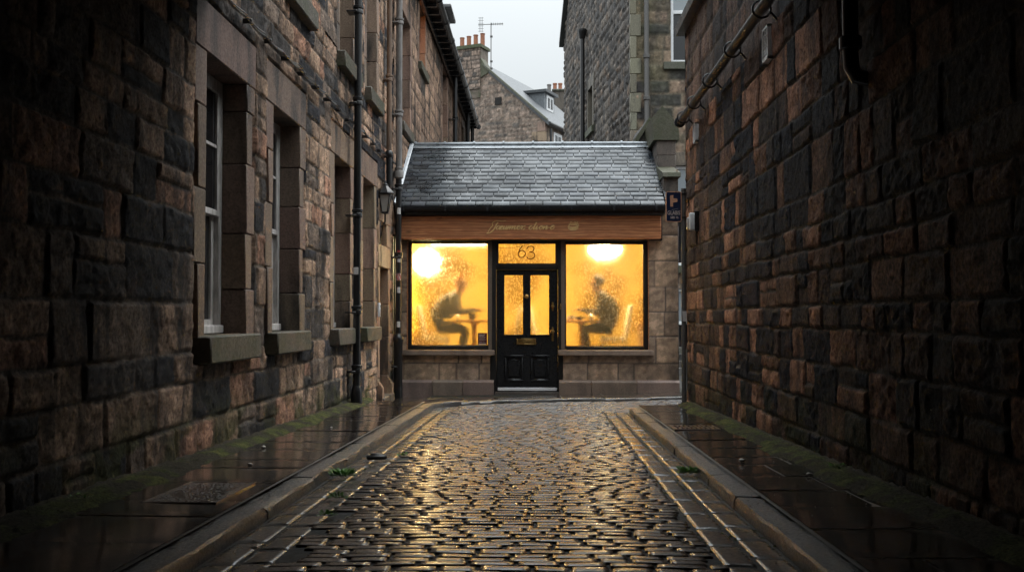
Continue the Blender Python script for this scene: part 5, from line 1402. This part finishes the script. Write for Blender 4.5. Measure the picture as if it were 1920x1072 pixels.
# grit, crumbs of leaf and bits of moss lying in the channels, on the kerbs and in the sett joints
c = MB(); r = random.Random(31)
def bit(x, y, z, s, col):
    a = r.uniform(0, 6.28); n = r.choice((4, 5, 6)); h = s * r.uniform(.25, .7)
    ring = [(x + s * r.uniform(.6, 1.1) * math.cos(a + 6.283 * i / n), y + s * r.uniform(.6, 1.3) * math.sin(a + 6.283 * i / n)) for i in range(n)]
    c.add([(p, q, z - .002) for p, q in ring] + [(x + r.uniform(-.2, .2) * s, y, z + h)], [(i, (i + 1) % n, n) for i in range(n)], col)
GC = [(0.20, 0.17, 0.14), (0.10, 0.085, 0.07), (0.34, 0.30, 0.26), (0.13, 0.075, 0.035), (0.05, 0.05, 0.045)]
for i in range(1500):
    y = 2.8 + 9.6 * r.random() ** 0.8; k = r.random(); sd_ = r.random() < .5
    if k < .45:
        x = (kl(y) + .02 + abs(r.gauss(0, .09))) if sd_ else (kr(y) - .02 - abs(r.gauss(0, .09))); z = zr(y) + camber(x) + .0
    elif k < .62:
        x = (kl(y) - r.uniform(.01, .13)) if sd_ else (kr(y) + r.uniform(.01, .13)); z = zr(y) + camber(x) + .068
    elif k < .82:
        x = r.uniform(-2.2, kl(y) - .17) if sd_ else r.uniform(kr(y) + .17, 1.78); z = zr(y) + .069
    else:
        x = r.uniform(kl(y) + .3, kr(y) - .3); z = zr(y) + camber(x) - .003
    bit(x, y, z, r.uniform(.002, .0065), r.choice(GC))
P(c.build('debris', M['leaf'], None, False), kind='stuff')
c = MB()
for i in range(420):
    y = 3.0 + 9 * r.random(); sd_ = r.random() < .62
    k = vn(np.array([y * 1.3]), np.array([3.0 if sd_ else 9.0]), 5)[0]
    if k < .5: continue
    x = (kl(y) + r.choice((.0, .147, .30)) + r.gauss(0, .012)) if sd_ else (kr(y) - r.choice((.0, .155, .31)) + r.gauss(0, .012))
    bit(x, y, zr(y) + camber(x) - .004, r.uniform(.006, .016), r.choice([(0.06, 0.085, 0.02), (0.045, 0.06, 0.018), (0.09, 0.115, 0.03)]))
P(c.build('moss', M['moss'], None, False), kind='stuff')

# ------------------------------------------------------------------ background buildings
# tall building at the right with a rubble gable
TB = empty('tenement_building', (2.5, 26, 0), 'tall stone tenement with rubble gable and white sash windows behind the cafe on the right', 'building')
A0 = Vector((2.45, 26.0, 0)); A1 = Vector((1.04, 39.0, 0)); ga = (A1 - A0); GL = ga.length; ga.normalize(); gn = Vector((-ga.y, ga.x, 0))
PAL_T = [(0.17, 0.145, 0.125, 3), (0.12, 0.105, 0.095, 3), (0.24, 0.20, 0.165, 1.8), (0.075, 0.07, 0.068, 2.5), (0.22, 0.16, 0.12, 1.0)]
EZ_ = 12.2
slit = (6.0, 6.9, 7.4, 8.75)
stone_wall('gable_wall', tuple(A0), tuple(ga), (0, 0, 1), tuple(gn), 0, GL, 3.0, EZ_ + GL / 2, 0.055, M['rock_far'], TB, PAL_T, seed=81, ch=(0.15, 0.34), bl=(0.16, 0.5), relief=0.06, face=0.05, warp=0.05, edge=0.05, mortar=(0.10, 0.09, 0.08), openings=[slit],
           top=lambda u, v: v < EZ_ + np.minimum(u, GL - u))
PAL_TF = [(0.26, 0.185, 0.13, 3), (0.17, 0.135, 0.09, 3), (0.36, 0.25, 0.18, 2), (0.055, 0.05, 0.046, 2)]
TW = [(3.47, 4.45, 7.92, 10.6), (3.5, 4.4, 2.6, 5.2), (3.2, 4.3, 0.2, 2.0)]
def col_t(uu, vv, C, r1, t):
    gq = sst(fbm(uu * 1.2, vv * .6, 83, 4), .45, .65) * (1 - sst(uu, 2.5, 4.2))
    return C * (1 - gq[..., None] * .55) + np.array((0.075, 0.08, 0.035)) * gq[..., None] * .55
stone_wall('front_wall', (0, 26, 0), (1, 0, 0), (0, 0, 1), (0, -1, 0), 2.45, 8, -0.15, 13.0, 0.05, M['rock_far'], TB, PAL_TF, seed=85, ch=(0.26, 0.44), bl=(0.35, 1.0), relief=0.03, face=0.04, warp=0.012, mortar=(0.19, 0.15, 0.11), openings=TW, colfn=col_t)
c = MB(); c.prism([(2.52, 26.4), (1.2, 38.9), (8, 38.9), (8, 26.4)], 'z', -0.15, 12.1); c.build('core_wall', M['dark_inside'], TB, False)
c = MB()
mid = (A0 + A1) / 2; apz = EZ_ + GL / 2
def gq_(p, z, off): q = p + gn * off; return (q.x, q.y, z)
bk = Vector((9, 0.98, 0))
for pa, pb_ in ((A1 + ga * .25, mid), (A0 - ga * .25, mid)):
    za = EZ_ - .25
    v0 = pa + gn * .2; v1 = pb_ + gn * .2; v2 = pb_ + bk; v3 = pa + bk
    c.add([(v0.x, v0.y, za), (v1.x, v1.y, apz), (v2.x, v2.y, apz), (v3.x, v3.y, za), (v0.x, v0.y, za + .18), (v1.x, v1.y, apz + .18), (v2.x, v2.y, apz + .18), (v3.x, v3.y, za + .18)],
          [(0, 1, 2, 3), (4, 5, 6, 7), (0, 1, 5, 4), (1, 2, 6, 5), (2, 3, 7, 6), (3, 0, 4, 7)], (0.045, 0.05, 0.05))
c.build('roof', M['slate_far'], TB, False)
# quoin strip on the corner
c = MB(); z = 3.0; k = 0
while z < 13:
    hh = rnd.uniform(.35, .6); w = .24 if k % 2 else .12
    c.box(2.40, 2.45 + w, 25.955, 26.2, z + .004, z + hh - .004, .012, block_col((0.21, 0.19, 0.14), .15)); z += hh; k += 1
c.build('quoins', M['ashlar'], TB)
def flat_window(x0, x1, z0, z1, y, parent, paint='white_paint', glass='glass_sky', sill=True):
    c = MB(); frame_rect(c, x0, x1, z0, z1, .075, y + .04, y + .16, .006); zm = (z0 + z1) / 2
    c.box(x0 + .07, x1 - .07, y + .05, y + .13, zm - .04, zm + .05, .006)
    w = c.build('window', M[paint], parent)
    c = MB(); c.box(x0 + .06, x1 - .06, y + .09, y + .10, zm, z1 - .06); c.build('glass', M[glass], w, False)
    c = MB(); c.box(x0 + .06, x1 - .06, y + .11, y + .12, z0 + .06, zm); c.build('glass', M['glass_dark'], w, False)
    if sill:
        c = MB(); c.box(x0 - .2, x1 + .2, y - .12, y + .1, z0 - .2, z0 - .003, .01, (0.10, 0.10, 0.075)); c.build('sill', M['mossy'], w)
flat_window(*TW[0], 26.0, TB); flat_window(*TW[1], 26.0, TB); flat_window(*TW[2], 26.0, TB)
c = MB(); c.box(3.0, 4.7, 25.93, 26.2, 5.2, 5.55, .01, (.2, .16, .12)); c.build('lintel', M['ashlar'], TB)
c = MB()
for k in range(4): c.box(2.9, 5.2, 25.9 - .32 * (4 - k), 25.94, -.15 + .16 * k - .16, -.15 + .16 * (k + 1), .01, block_col((.13, .12, .11), .1))
c.build('steps', M['ashlar'], TB)
q = A0 + ga * 4.6 + gn * .18
def gp(u, off=.18): q = A0 + ga * u + gn * off; return q.x, q.y
x, y = gp(7.35)
c = MB(); c.tube([(x, y, 3.5), (x, y, 10.8)], .075, 12); c.lathe([(.075, -.25), (.10, -.22), (.14, -.02), (.15, 0), (.15, .08)], (x, y, 10.85), 12)
for z in (4.9, 6.9, 7.0): c.lathe([(.075, 0), (.11, .01), (.11, .09), (.075, .1)], (x, y, z), 12)
c.build('vent_pipe', M['black_iron'], TB)
c = MB(); c.tube([(2.82, 25.86, 13), (2.82, 25.86, 6.35), (2.76, 25.84, 6.2), (2.55, 25.82, 5.95), (2.5, 25.82, 5.8), (2.5, 25.82, 4.8)], .065, 12)
for z in (8.0, 6.9, 11): c.lathe([(.065, 0), (.09, .01), (.09, .1), (.065, .11)], (2.82, 25.86, z), 12)
c.build('drainpipe', M['steel'], TB)
# slit window stone frame
c = MB()
def gbox(c, ua, ub, za, zb, oa, ob, col):
    p = []
    for z in (za, zb):
        for u, o in ((ua, oa), (ub, oa), (ub, ob), (ua, ob)):
            q = A0 + ga * u + gn * o; p.append((q.x, q.y, z))
    c.add(p, [(0, 1, 2, 3), (4, 5, 6, 7), (0, 1, 5, 4), (1, 2, 6, 5), (2, 3, 7, 6), (3, 0, 4, 7)], col)
gbox(c, 5.8, 6.0, 7.3, 8.75, -.3, .07, (.17, .15, .12)); gbox(c, 6.9, 7.1, 7.3, 8.75, -.3, .07, (.17, .15, .12)); gbox(c, 5.75, 7.15, 8.75, 9.1, -.3, .07, (.18, .16, .13)); gbox(c, 5.75, 7.15, 7.2, 7.4, -.3, .14, (.09, .10, .06))
c.build('slit_window', M['ashlar'], TB, False)

# far house with a big chimney
FHl = 'distant stone house with a tall four-pot chimney, slate roof and dormer between the buildings'
FH = empty('gabled_house', (-2, 55, 0), FHl, 'house')
H0 = Vector((-2.9, 55.0, 0)); gd = Vector((0.92, -0.39, 0)).normalized(); rd = Vector((0.39, 0.92, 0)).normalized(); hn = -rd
PAL_H = [(0.34, 0.25, 0.195, 3), (0.27, 0.205, 0.165, 3), (0.40, 0.30, 0.24, 1.6), (0.15, 0.13, 0.115, 1.4)]
wE = 3.53; zE = 11.95; zA = 15.5; wA = -0.5; slp = (zA - zE) / (wE - wA)
def hp(w, s, z): q = H0 + gd * w + rd * s; return (q.x, q.y, z)
stone_wall('gable_wall', tuple(H0), tuple(gd), (0, 0, 1), tuple(hn), -5.0, wE, 3.0, 16.0, 0.075, M['rock_far'], FH, PAL_H, seed=95, ch=(0.17, 0.30), bl=(0.25, 0.65), relief=0.04, face=0.04, warp=0.03, edge=0.05, mortar=(0.26, 0.21, 0.17),
           top=lambda u, v: v < zA - slp * np.abs(u - wA))
o_ = Vector(hp(wE, 0, 0))
stone_wall('front_wall', tuple(o_), tuple(rd), (0, 0, 1), tuple(gd), 0, 9, 3.0, zE, 0.09, M['rock_far'], FH, PAL_H, seed=97, ch=(0.25, 0.4), bl=(0.3, 0.8), relief=0.02, face=0.03, mortar=(0.26, 0.21, 0.17))
c = MB()
c.add([hp(wA, -.08, zA + .12), hp(wE + .25, -.08, zE - .10), hp(wE + .25, 9, zE - .10), hp(wA, 9, zA + .12), hp(wA, -.08, zA - .1), hp(wE + .25, -.08, zE - .35), hp(wE + .25, 9, zE - .35), hp(wA, 9, zA - .1)],
      [(0, 1, 2, 3), (4, 5, 6, 7), (0, 1, 5, 4), (1, 2, 6, 5), (2, 3, 7, 6), (3, 0, 4, 7)], (0.085, 0.092, 0.10))
c.add([hp(wA, -.08, zA + .12), hp(-5.2, -.08, zA - slp * (4.7)), hp(-5.2, 9, zA - slp * 4.7), hp(wA, 9, zA + .12)], [(0, 1, 2, 3)], (0.085, 0.092, 0.1))
RH = c.build('roof', M['slate_far'], FH, False)
def hbox(c, wa, wb, sa, sb, za, zb, col=(1, 1, 1)):
    p = [hp(w, s, z) for z in (za, zb) for w, s in ((wa, sa), (wb, sa), (wb, sb), (wa, sb))]
    c.add(p, [(0, 1, 2, 3), (4, 5, 6, 7), (0, 1, 5, 4), (1, 2, 6, 5), (2, 3, 7, 6), (3, 0, 4, 7)], col)
c = MB()
def skew(c, w0, w1, z0, z1, col):
    c.add([hp(w0, -.16, z0), hp(w1, -.16, z1), hp(w1, .22, z1), hp(w0, .22, z0), hp(w0, -.14, z0 + .13), hp(w1, -.14, z1 + .13), hp(w1, .12, z1 + .13), hp(w0, .12, z0 + .13)], [(0, 1, 2, 3), (4, 5, 6, 7), (0, 1, 5, 4), (1, 2, 6, 5), (2, 3, 7, 6), (3, 0, 4, 7)], col)
skew(c, wA + .3, wE + .15, zA - slp * .3 + .04, zE - slp * .15 + .04, (0.11, 0.11, 0.085))
c.build('coping', M['mossy'], RH, False)
stone_wall('chimney_stack', hp(0, -.1, 0), tuple(gd), (0, 0, 1), tuple(hn), -1.78, -.32, 14.0, 16.3, 0.06, M['rock_far'], FH, PAL_H, seed=99, ch=(0.17, 0.3), bl=(0.25, 0.6), relief=0.04, face=0.04)
c = MB(); hbox(c, -1.77, -.33, -.06, .9, 13.5, 16.28, (0.2, 0.16, 0.13)); hbox(c, -1.85, -.24, -.2, 1.0, 16.3, 16.44, (0.10, 0.11, 0.06)); hbox(c, -1.81, -.28, -.16, .96, 16.44, 16.5, (0.09, 0.105, 0.05))
c.add([hp(-.34, -.1, 14.6), hp(.2, -.1, 14.85), hp(-.34, -.1, 15.75), hp(-.34, .6, 14.6), hp(.2, .6, 14.85), hp(-.34, .6, 15.75)], [(0, 1, 2), (3, 4, 5), (0, 1, 4, 3), (1, 2, 5, 4)], (0.12, 0.12, 0.08))
CH = c.build('chimney', M['mossy'], FH, False)
for k in range(4):
    w = -1.70 + k * .43
    c = MB(); x, y, _ = hp(w, .35, 0); hh = .60 + .03 * k
    c.lathe([(.13, 0), (.125, hh - .05), (.145, hh - .04), (.145, hh), (.1, hh), (.1, hh - .2)], (x, y, 16.5), 12); c.build('chimney_pot', M['terracotta'], CH)
# dormer
c = MB()
def dn(w, s, z): return hp(w, s, z)
wd0, wd1 = 0.7, 2.2; s0_, s1_ = 3.1, 4.6; zt_ = 14.2
zb0, zb1 = zA - slp * (wd0 - wA), zA - slp * (wd1 - wA)
c.add([dn(wd1, s0_, zb1 - .3), dn(wd1, s1_, zb1 - .3), dn(wd1, s1_, zt_), dn(wd1, s0_, zt_), dn(wd0, s0_, zb0 - .3), dn(wd0, s1_, zb0 - .3), dn(wd0, s1_, zt_), dn(wd0, s0_, zt_)],
      [(0, 1, 2, 3), (4, 5, 6, 7), (0, 3, 7, 4), (1, 2, 6, 5)], (0.15, 0.165, 0.18))
DM = c.build('dormer', M['slate_far'], FH, False)
c = MB(); hbox(c, wd0 - .5, wd1 + .2, s0_ - .18, s1_ + .18, zt_, zt_ + .16, (0.06, 0.065, 0.07)); c.build('dormer_roof', M['slate_far'], DM, False)
c = MB(); hbox(c, wd1 + .002, wd1 + .06, s0_ + .25, s1_ - .25, zb1 + .1, zt_ - .1, (1, 1, 1)); c.build('dormer_window', M['white_paint'], DM, False)
c = MB(); hbox(c, wd1 + .05, wd1 + .075, s0_ + .4, (s0_ + s1_) / 2 - .08, zb1 + .25, zt_ - .25); hbox(c, wd1 + .05, wd1 + .075, (s0_ + s1_) / 2 + .08, s1_ - .4, zb1 + .25, zt_ - .25); c.build('glass', M['glass_dark'], DM, False)
c = MB(); hbox(c, wE - .02, wE + .08, 1.1, 2.3, 10.0, 11.45); w_ = c.build('window', M['white_paint'], FH, False)
c = MB(); hbox(c, wE + .07, wE + .1, 1.3, 1.6, 10.15, 11.3); hbox(c, wE + .07, wE + .1, 1.75, 2.1, 10.15, 11.3); c.build('glass', M['glass_dark'], w_, False)
c = MB(); x, y, _ = hp(wE + .2, .35, 0); c.tube([(x, y, 3.5), (x, y, 11.5)], .07, 8); c.tube([hp(wE + .32, -.1, 11.72), hp(wE + .32, 9, 11.72)], .08, 8); c.build('gutter', M['black_iron'], FH)
c = MB(); z = 3.0; k = 0
while z < 11.5:
    w = .75 if k % 2 else .45; hbox(c, wE - w, wE + .03, -.05, w * .6, z + .01, z + .5, block_col((0.36, 0.26, 0.19), .15)); z += .52; k += 1
c.build('quoins', M['ashlar'], FH, False)
c = MB(); hbox(c, .55, .95, -.06, .1, 13.0, 13.4); c.build('gable_vent', M['dark_inside'], FH, False)
# aerial
AE = empty('tv_aerial', hp(.12, .3, 15.0), 'thin television aerial on a pole beside the big chimney', 'aerial')
ax, ay, _ = hp(.14, .3, 0)
c = MB(); c.tube([(ax, ay, 14.6), (ax, ay, 17.72)], .028, 6)
for z in (15.1, 15.5, 16.9): c.box(ax - .05, ax + .09, ay - .05, ay + .05, z, z + .09)
c.build('pole', M['steel'], AE)
c = MB(); c.tube([(ax - .72, ay, 17.62), (ax + .68, ay, 17.66)], .02, 6)
for k in range(7): xx = ax + .05 + k * .1; c.tube([(xx, ay - .2, 17.65), (xx, ay + .2, 17.65)], .012, 5); c.tube([(xx, ay, 17.58), (xx, ay, 17.72)], .012, 5)
for k in (-.62, -.5): c.tube([(ax + k, ay, 17.2), (ax + k, ay, 18.05)], .013, 5)
for z in (17.25, 17.4, 17.55, 17.7, 17.85, 18.0): c.tube([(ax - .72, ay, z), (ax - .42, ay, z)], .011, 5)
c.build('yagi', M['steel'], AE)
# chimney behind the dormer belongs to a farther house
BH = empty('farther_house', (1.6, 68, 0), 'farthest house with a stone stack carrying two orange pots and one grey pot', 'house')
def fx(px): return (px - 1010) / 1867 * 68
def fz(py): return 1.25 + (595 - py) / 1867 * 68
c = MB(); c.prism([(fx(1000), 13.2), (fx(1075), 12.2), (fx(1075), 3), (fx(1000), 3)], 'y', 69, 74, (0.2, 0.16, .13)); c.build('wall', M['ashlar'], BH, False)
c = MB(); c.box(fx(1038), fx(1075), 67.5, 69, 10, fz(172), .03, (0.13, 0.11, 0.09)); c.box(fx(1035), fx(1078), 67.4, 69.1, fz(172), fz(168), .03, (0.13, .13, .1)); c2 = c.build('chimney', M['ashlar'], BH)
for px, m_ in ((1041, 'terracotta'), (1051, 'terracotta'), (1030, 'grey_pipe')):
    c = MB(); c.lathe([(.14, 0), (.13, .4), (.16, .42), (.16, .5), (.1, .5)], (fx(px), 68, fz(168) if px > 1035 else fz(170)), 10); c.build('chimney_pot', M[m_], c2)

# ------------------------------------------------------------------ light
w = bpy.data.worlds.new('World'); scn.world = w; w.use_nodes = True
nt = w.node_tree; bg = nt.nodes['Background']
SUN_EL, SUN_AZ = R(55), R(60)
sky = nt.nodes.new('ShaderNodeTexSky'); sky.sky_type = 'NISHITA'; sky.sun_disc = False
sky.sun_elevation = SUN_EL; sky.sun_rotation = SUN_AZ; sky.dust_density = 6; sky.air_density = 1.6; sky.ozone_density = 1.0
hs = nt.nodes.new('ShaderNodeHueSaturation'); hs.inputs['Saturation'].default_value = 0.10
nt.links.new(sky.outputs[0], hs.inputs['Color'])
tc = nt.nodes.new('ShaderNodeTexCoord'); sep = nt.nodes.new('ShaderNodeSeparateXYZ'); nt.links.new(tc.outputs['Generated'], sep.inputs[0])
mr = nt.nodes.new('ShaderNodeMapRange'); mr.inputs[1].default_value = 0.0; mr.inputs[2].default_value = 1.0; mr.inputs[3].default_value = 5.7; mr.inputs[4].default_value = 36.0
pw = nt.nodes.new('ShaderNodeMath'); pw.operation = 'POWER'; pw.use_clamp = True; pw.inputs[1].default_value = 2.0
nt.links.new(sep.outputs['Z'], pw.inputs[0]); nt.links.new(pw.outputs[0], mr.inputs[0])
cc = nt.nodes.new('ShaderNodeMix'); cc.data_type = 'RGBA'; cc.blend_type = 'MULTIPLY'; cc.inputs[0].default_value = 1.0
cc.inputs[6].default_value = (0.93, 1.0, 1.03, 1)
nt.links.new(mr.outputs[0], cc.inputs[7])
mx = nt.nodes.new('ShaderNodeMix'); mx.data_type = 'RGBA'; mx.inputs[0].default_value = 0.88
nt.links.new(hs.outputs[0], mx.inputs[6]); nt.links.new(cc.outputs[2], mx.inputs[7])
nt.links.new(mx.outputs[2], bg.inputs['Color']); bg.inputs['Strength'].default_value = 0.10

sd = bpy.data.lights.new('sun', 'SUN'); sd.energy = 0.9; sd.angle = R(35); sd.color = (1.0, 0.97, 0.93)
so = bpy.data.objects.new('sun', sd); COL.objects.link(so)
dv = Vector((math.sin(SUN_AZ) * math.cos(SUN_EL), math.cos(SUN_AZ) * math.cos(SUN_EL), math.sin(SUN_EL)))
so.rotation_euler = dv.to_track_quat('Z', 'Y').to_euler(); so.location = (0, 0, 20)

cam = bpy.data.cameras.new('camera'); cam.lens = 35; cam.sensor_width = 36; cam.clip_end = 1000
co = bpy.data.objects.new('camera', cam); COL.objects.link(co)
co.location = (0, 0, 1.25); co.rotation_euler = (R(90 + 1.81), 0, R(1.535))
scn.camera = co
scn.view_settings.view_transform = 'Standard'; scn.view_settings.look = 'None'; scn.view_settings.exposure = 0.3; scn.view_settings.gamma = 1
cy = scn.cycles
cy.max_bounces = 10; cy.transparent_max_bounces = 16; cy.transmission_bounces = 8; cy.diffuse_bounces = 4; cy.glossy_bounces = 4
cy.sample_clamp_indirect = 4.0; cy.caustics_refractive = True; cy.caustics_reflective = True; cy.blur_glossy = 0.5
cy.use_denoising = True; cy.use_adaptive_sampling = False
try: cy.denoising_prefilter = 'FAST'
except Exception: pass
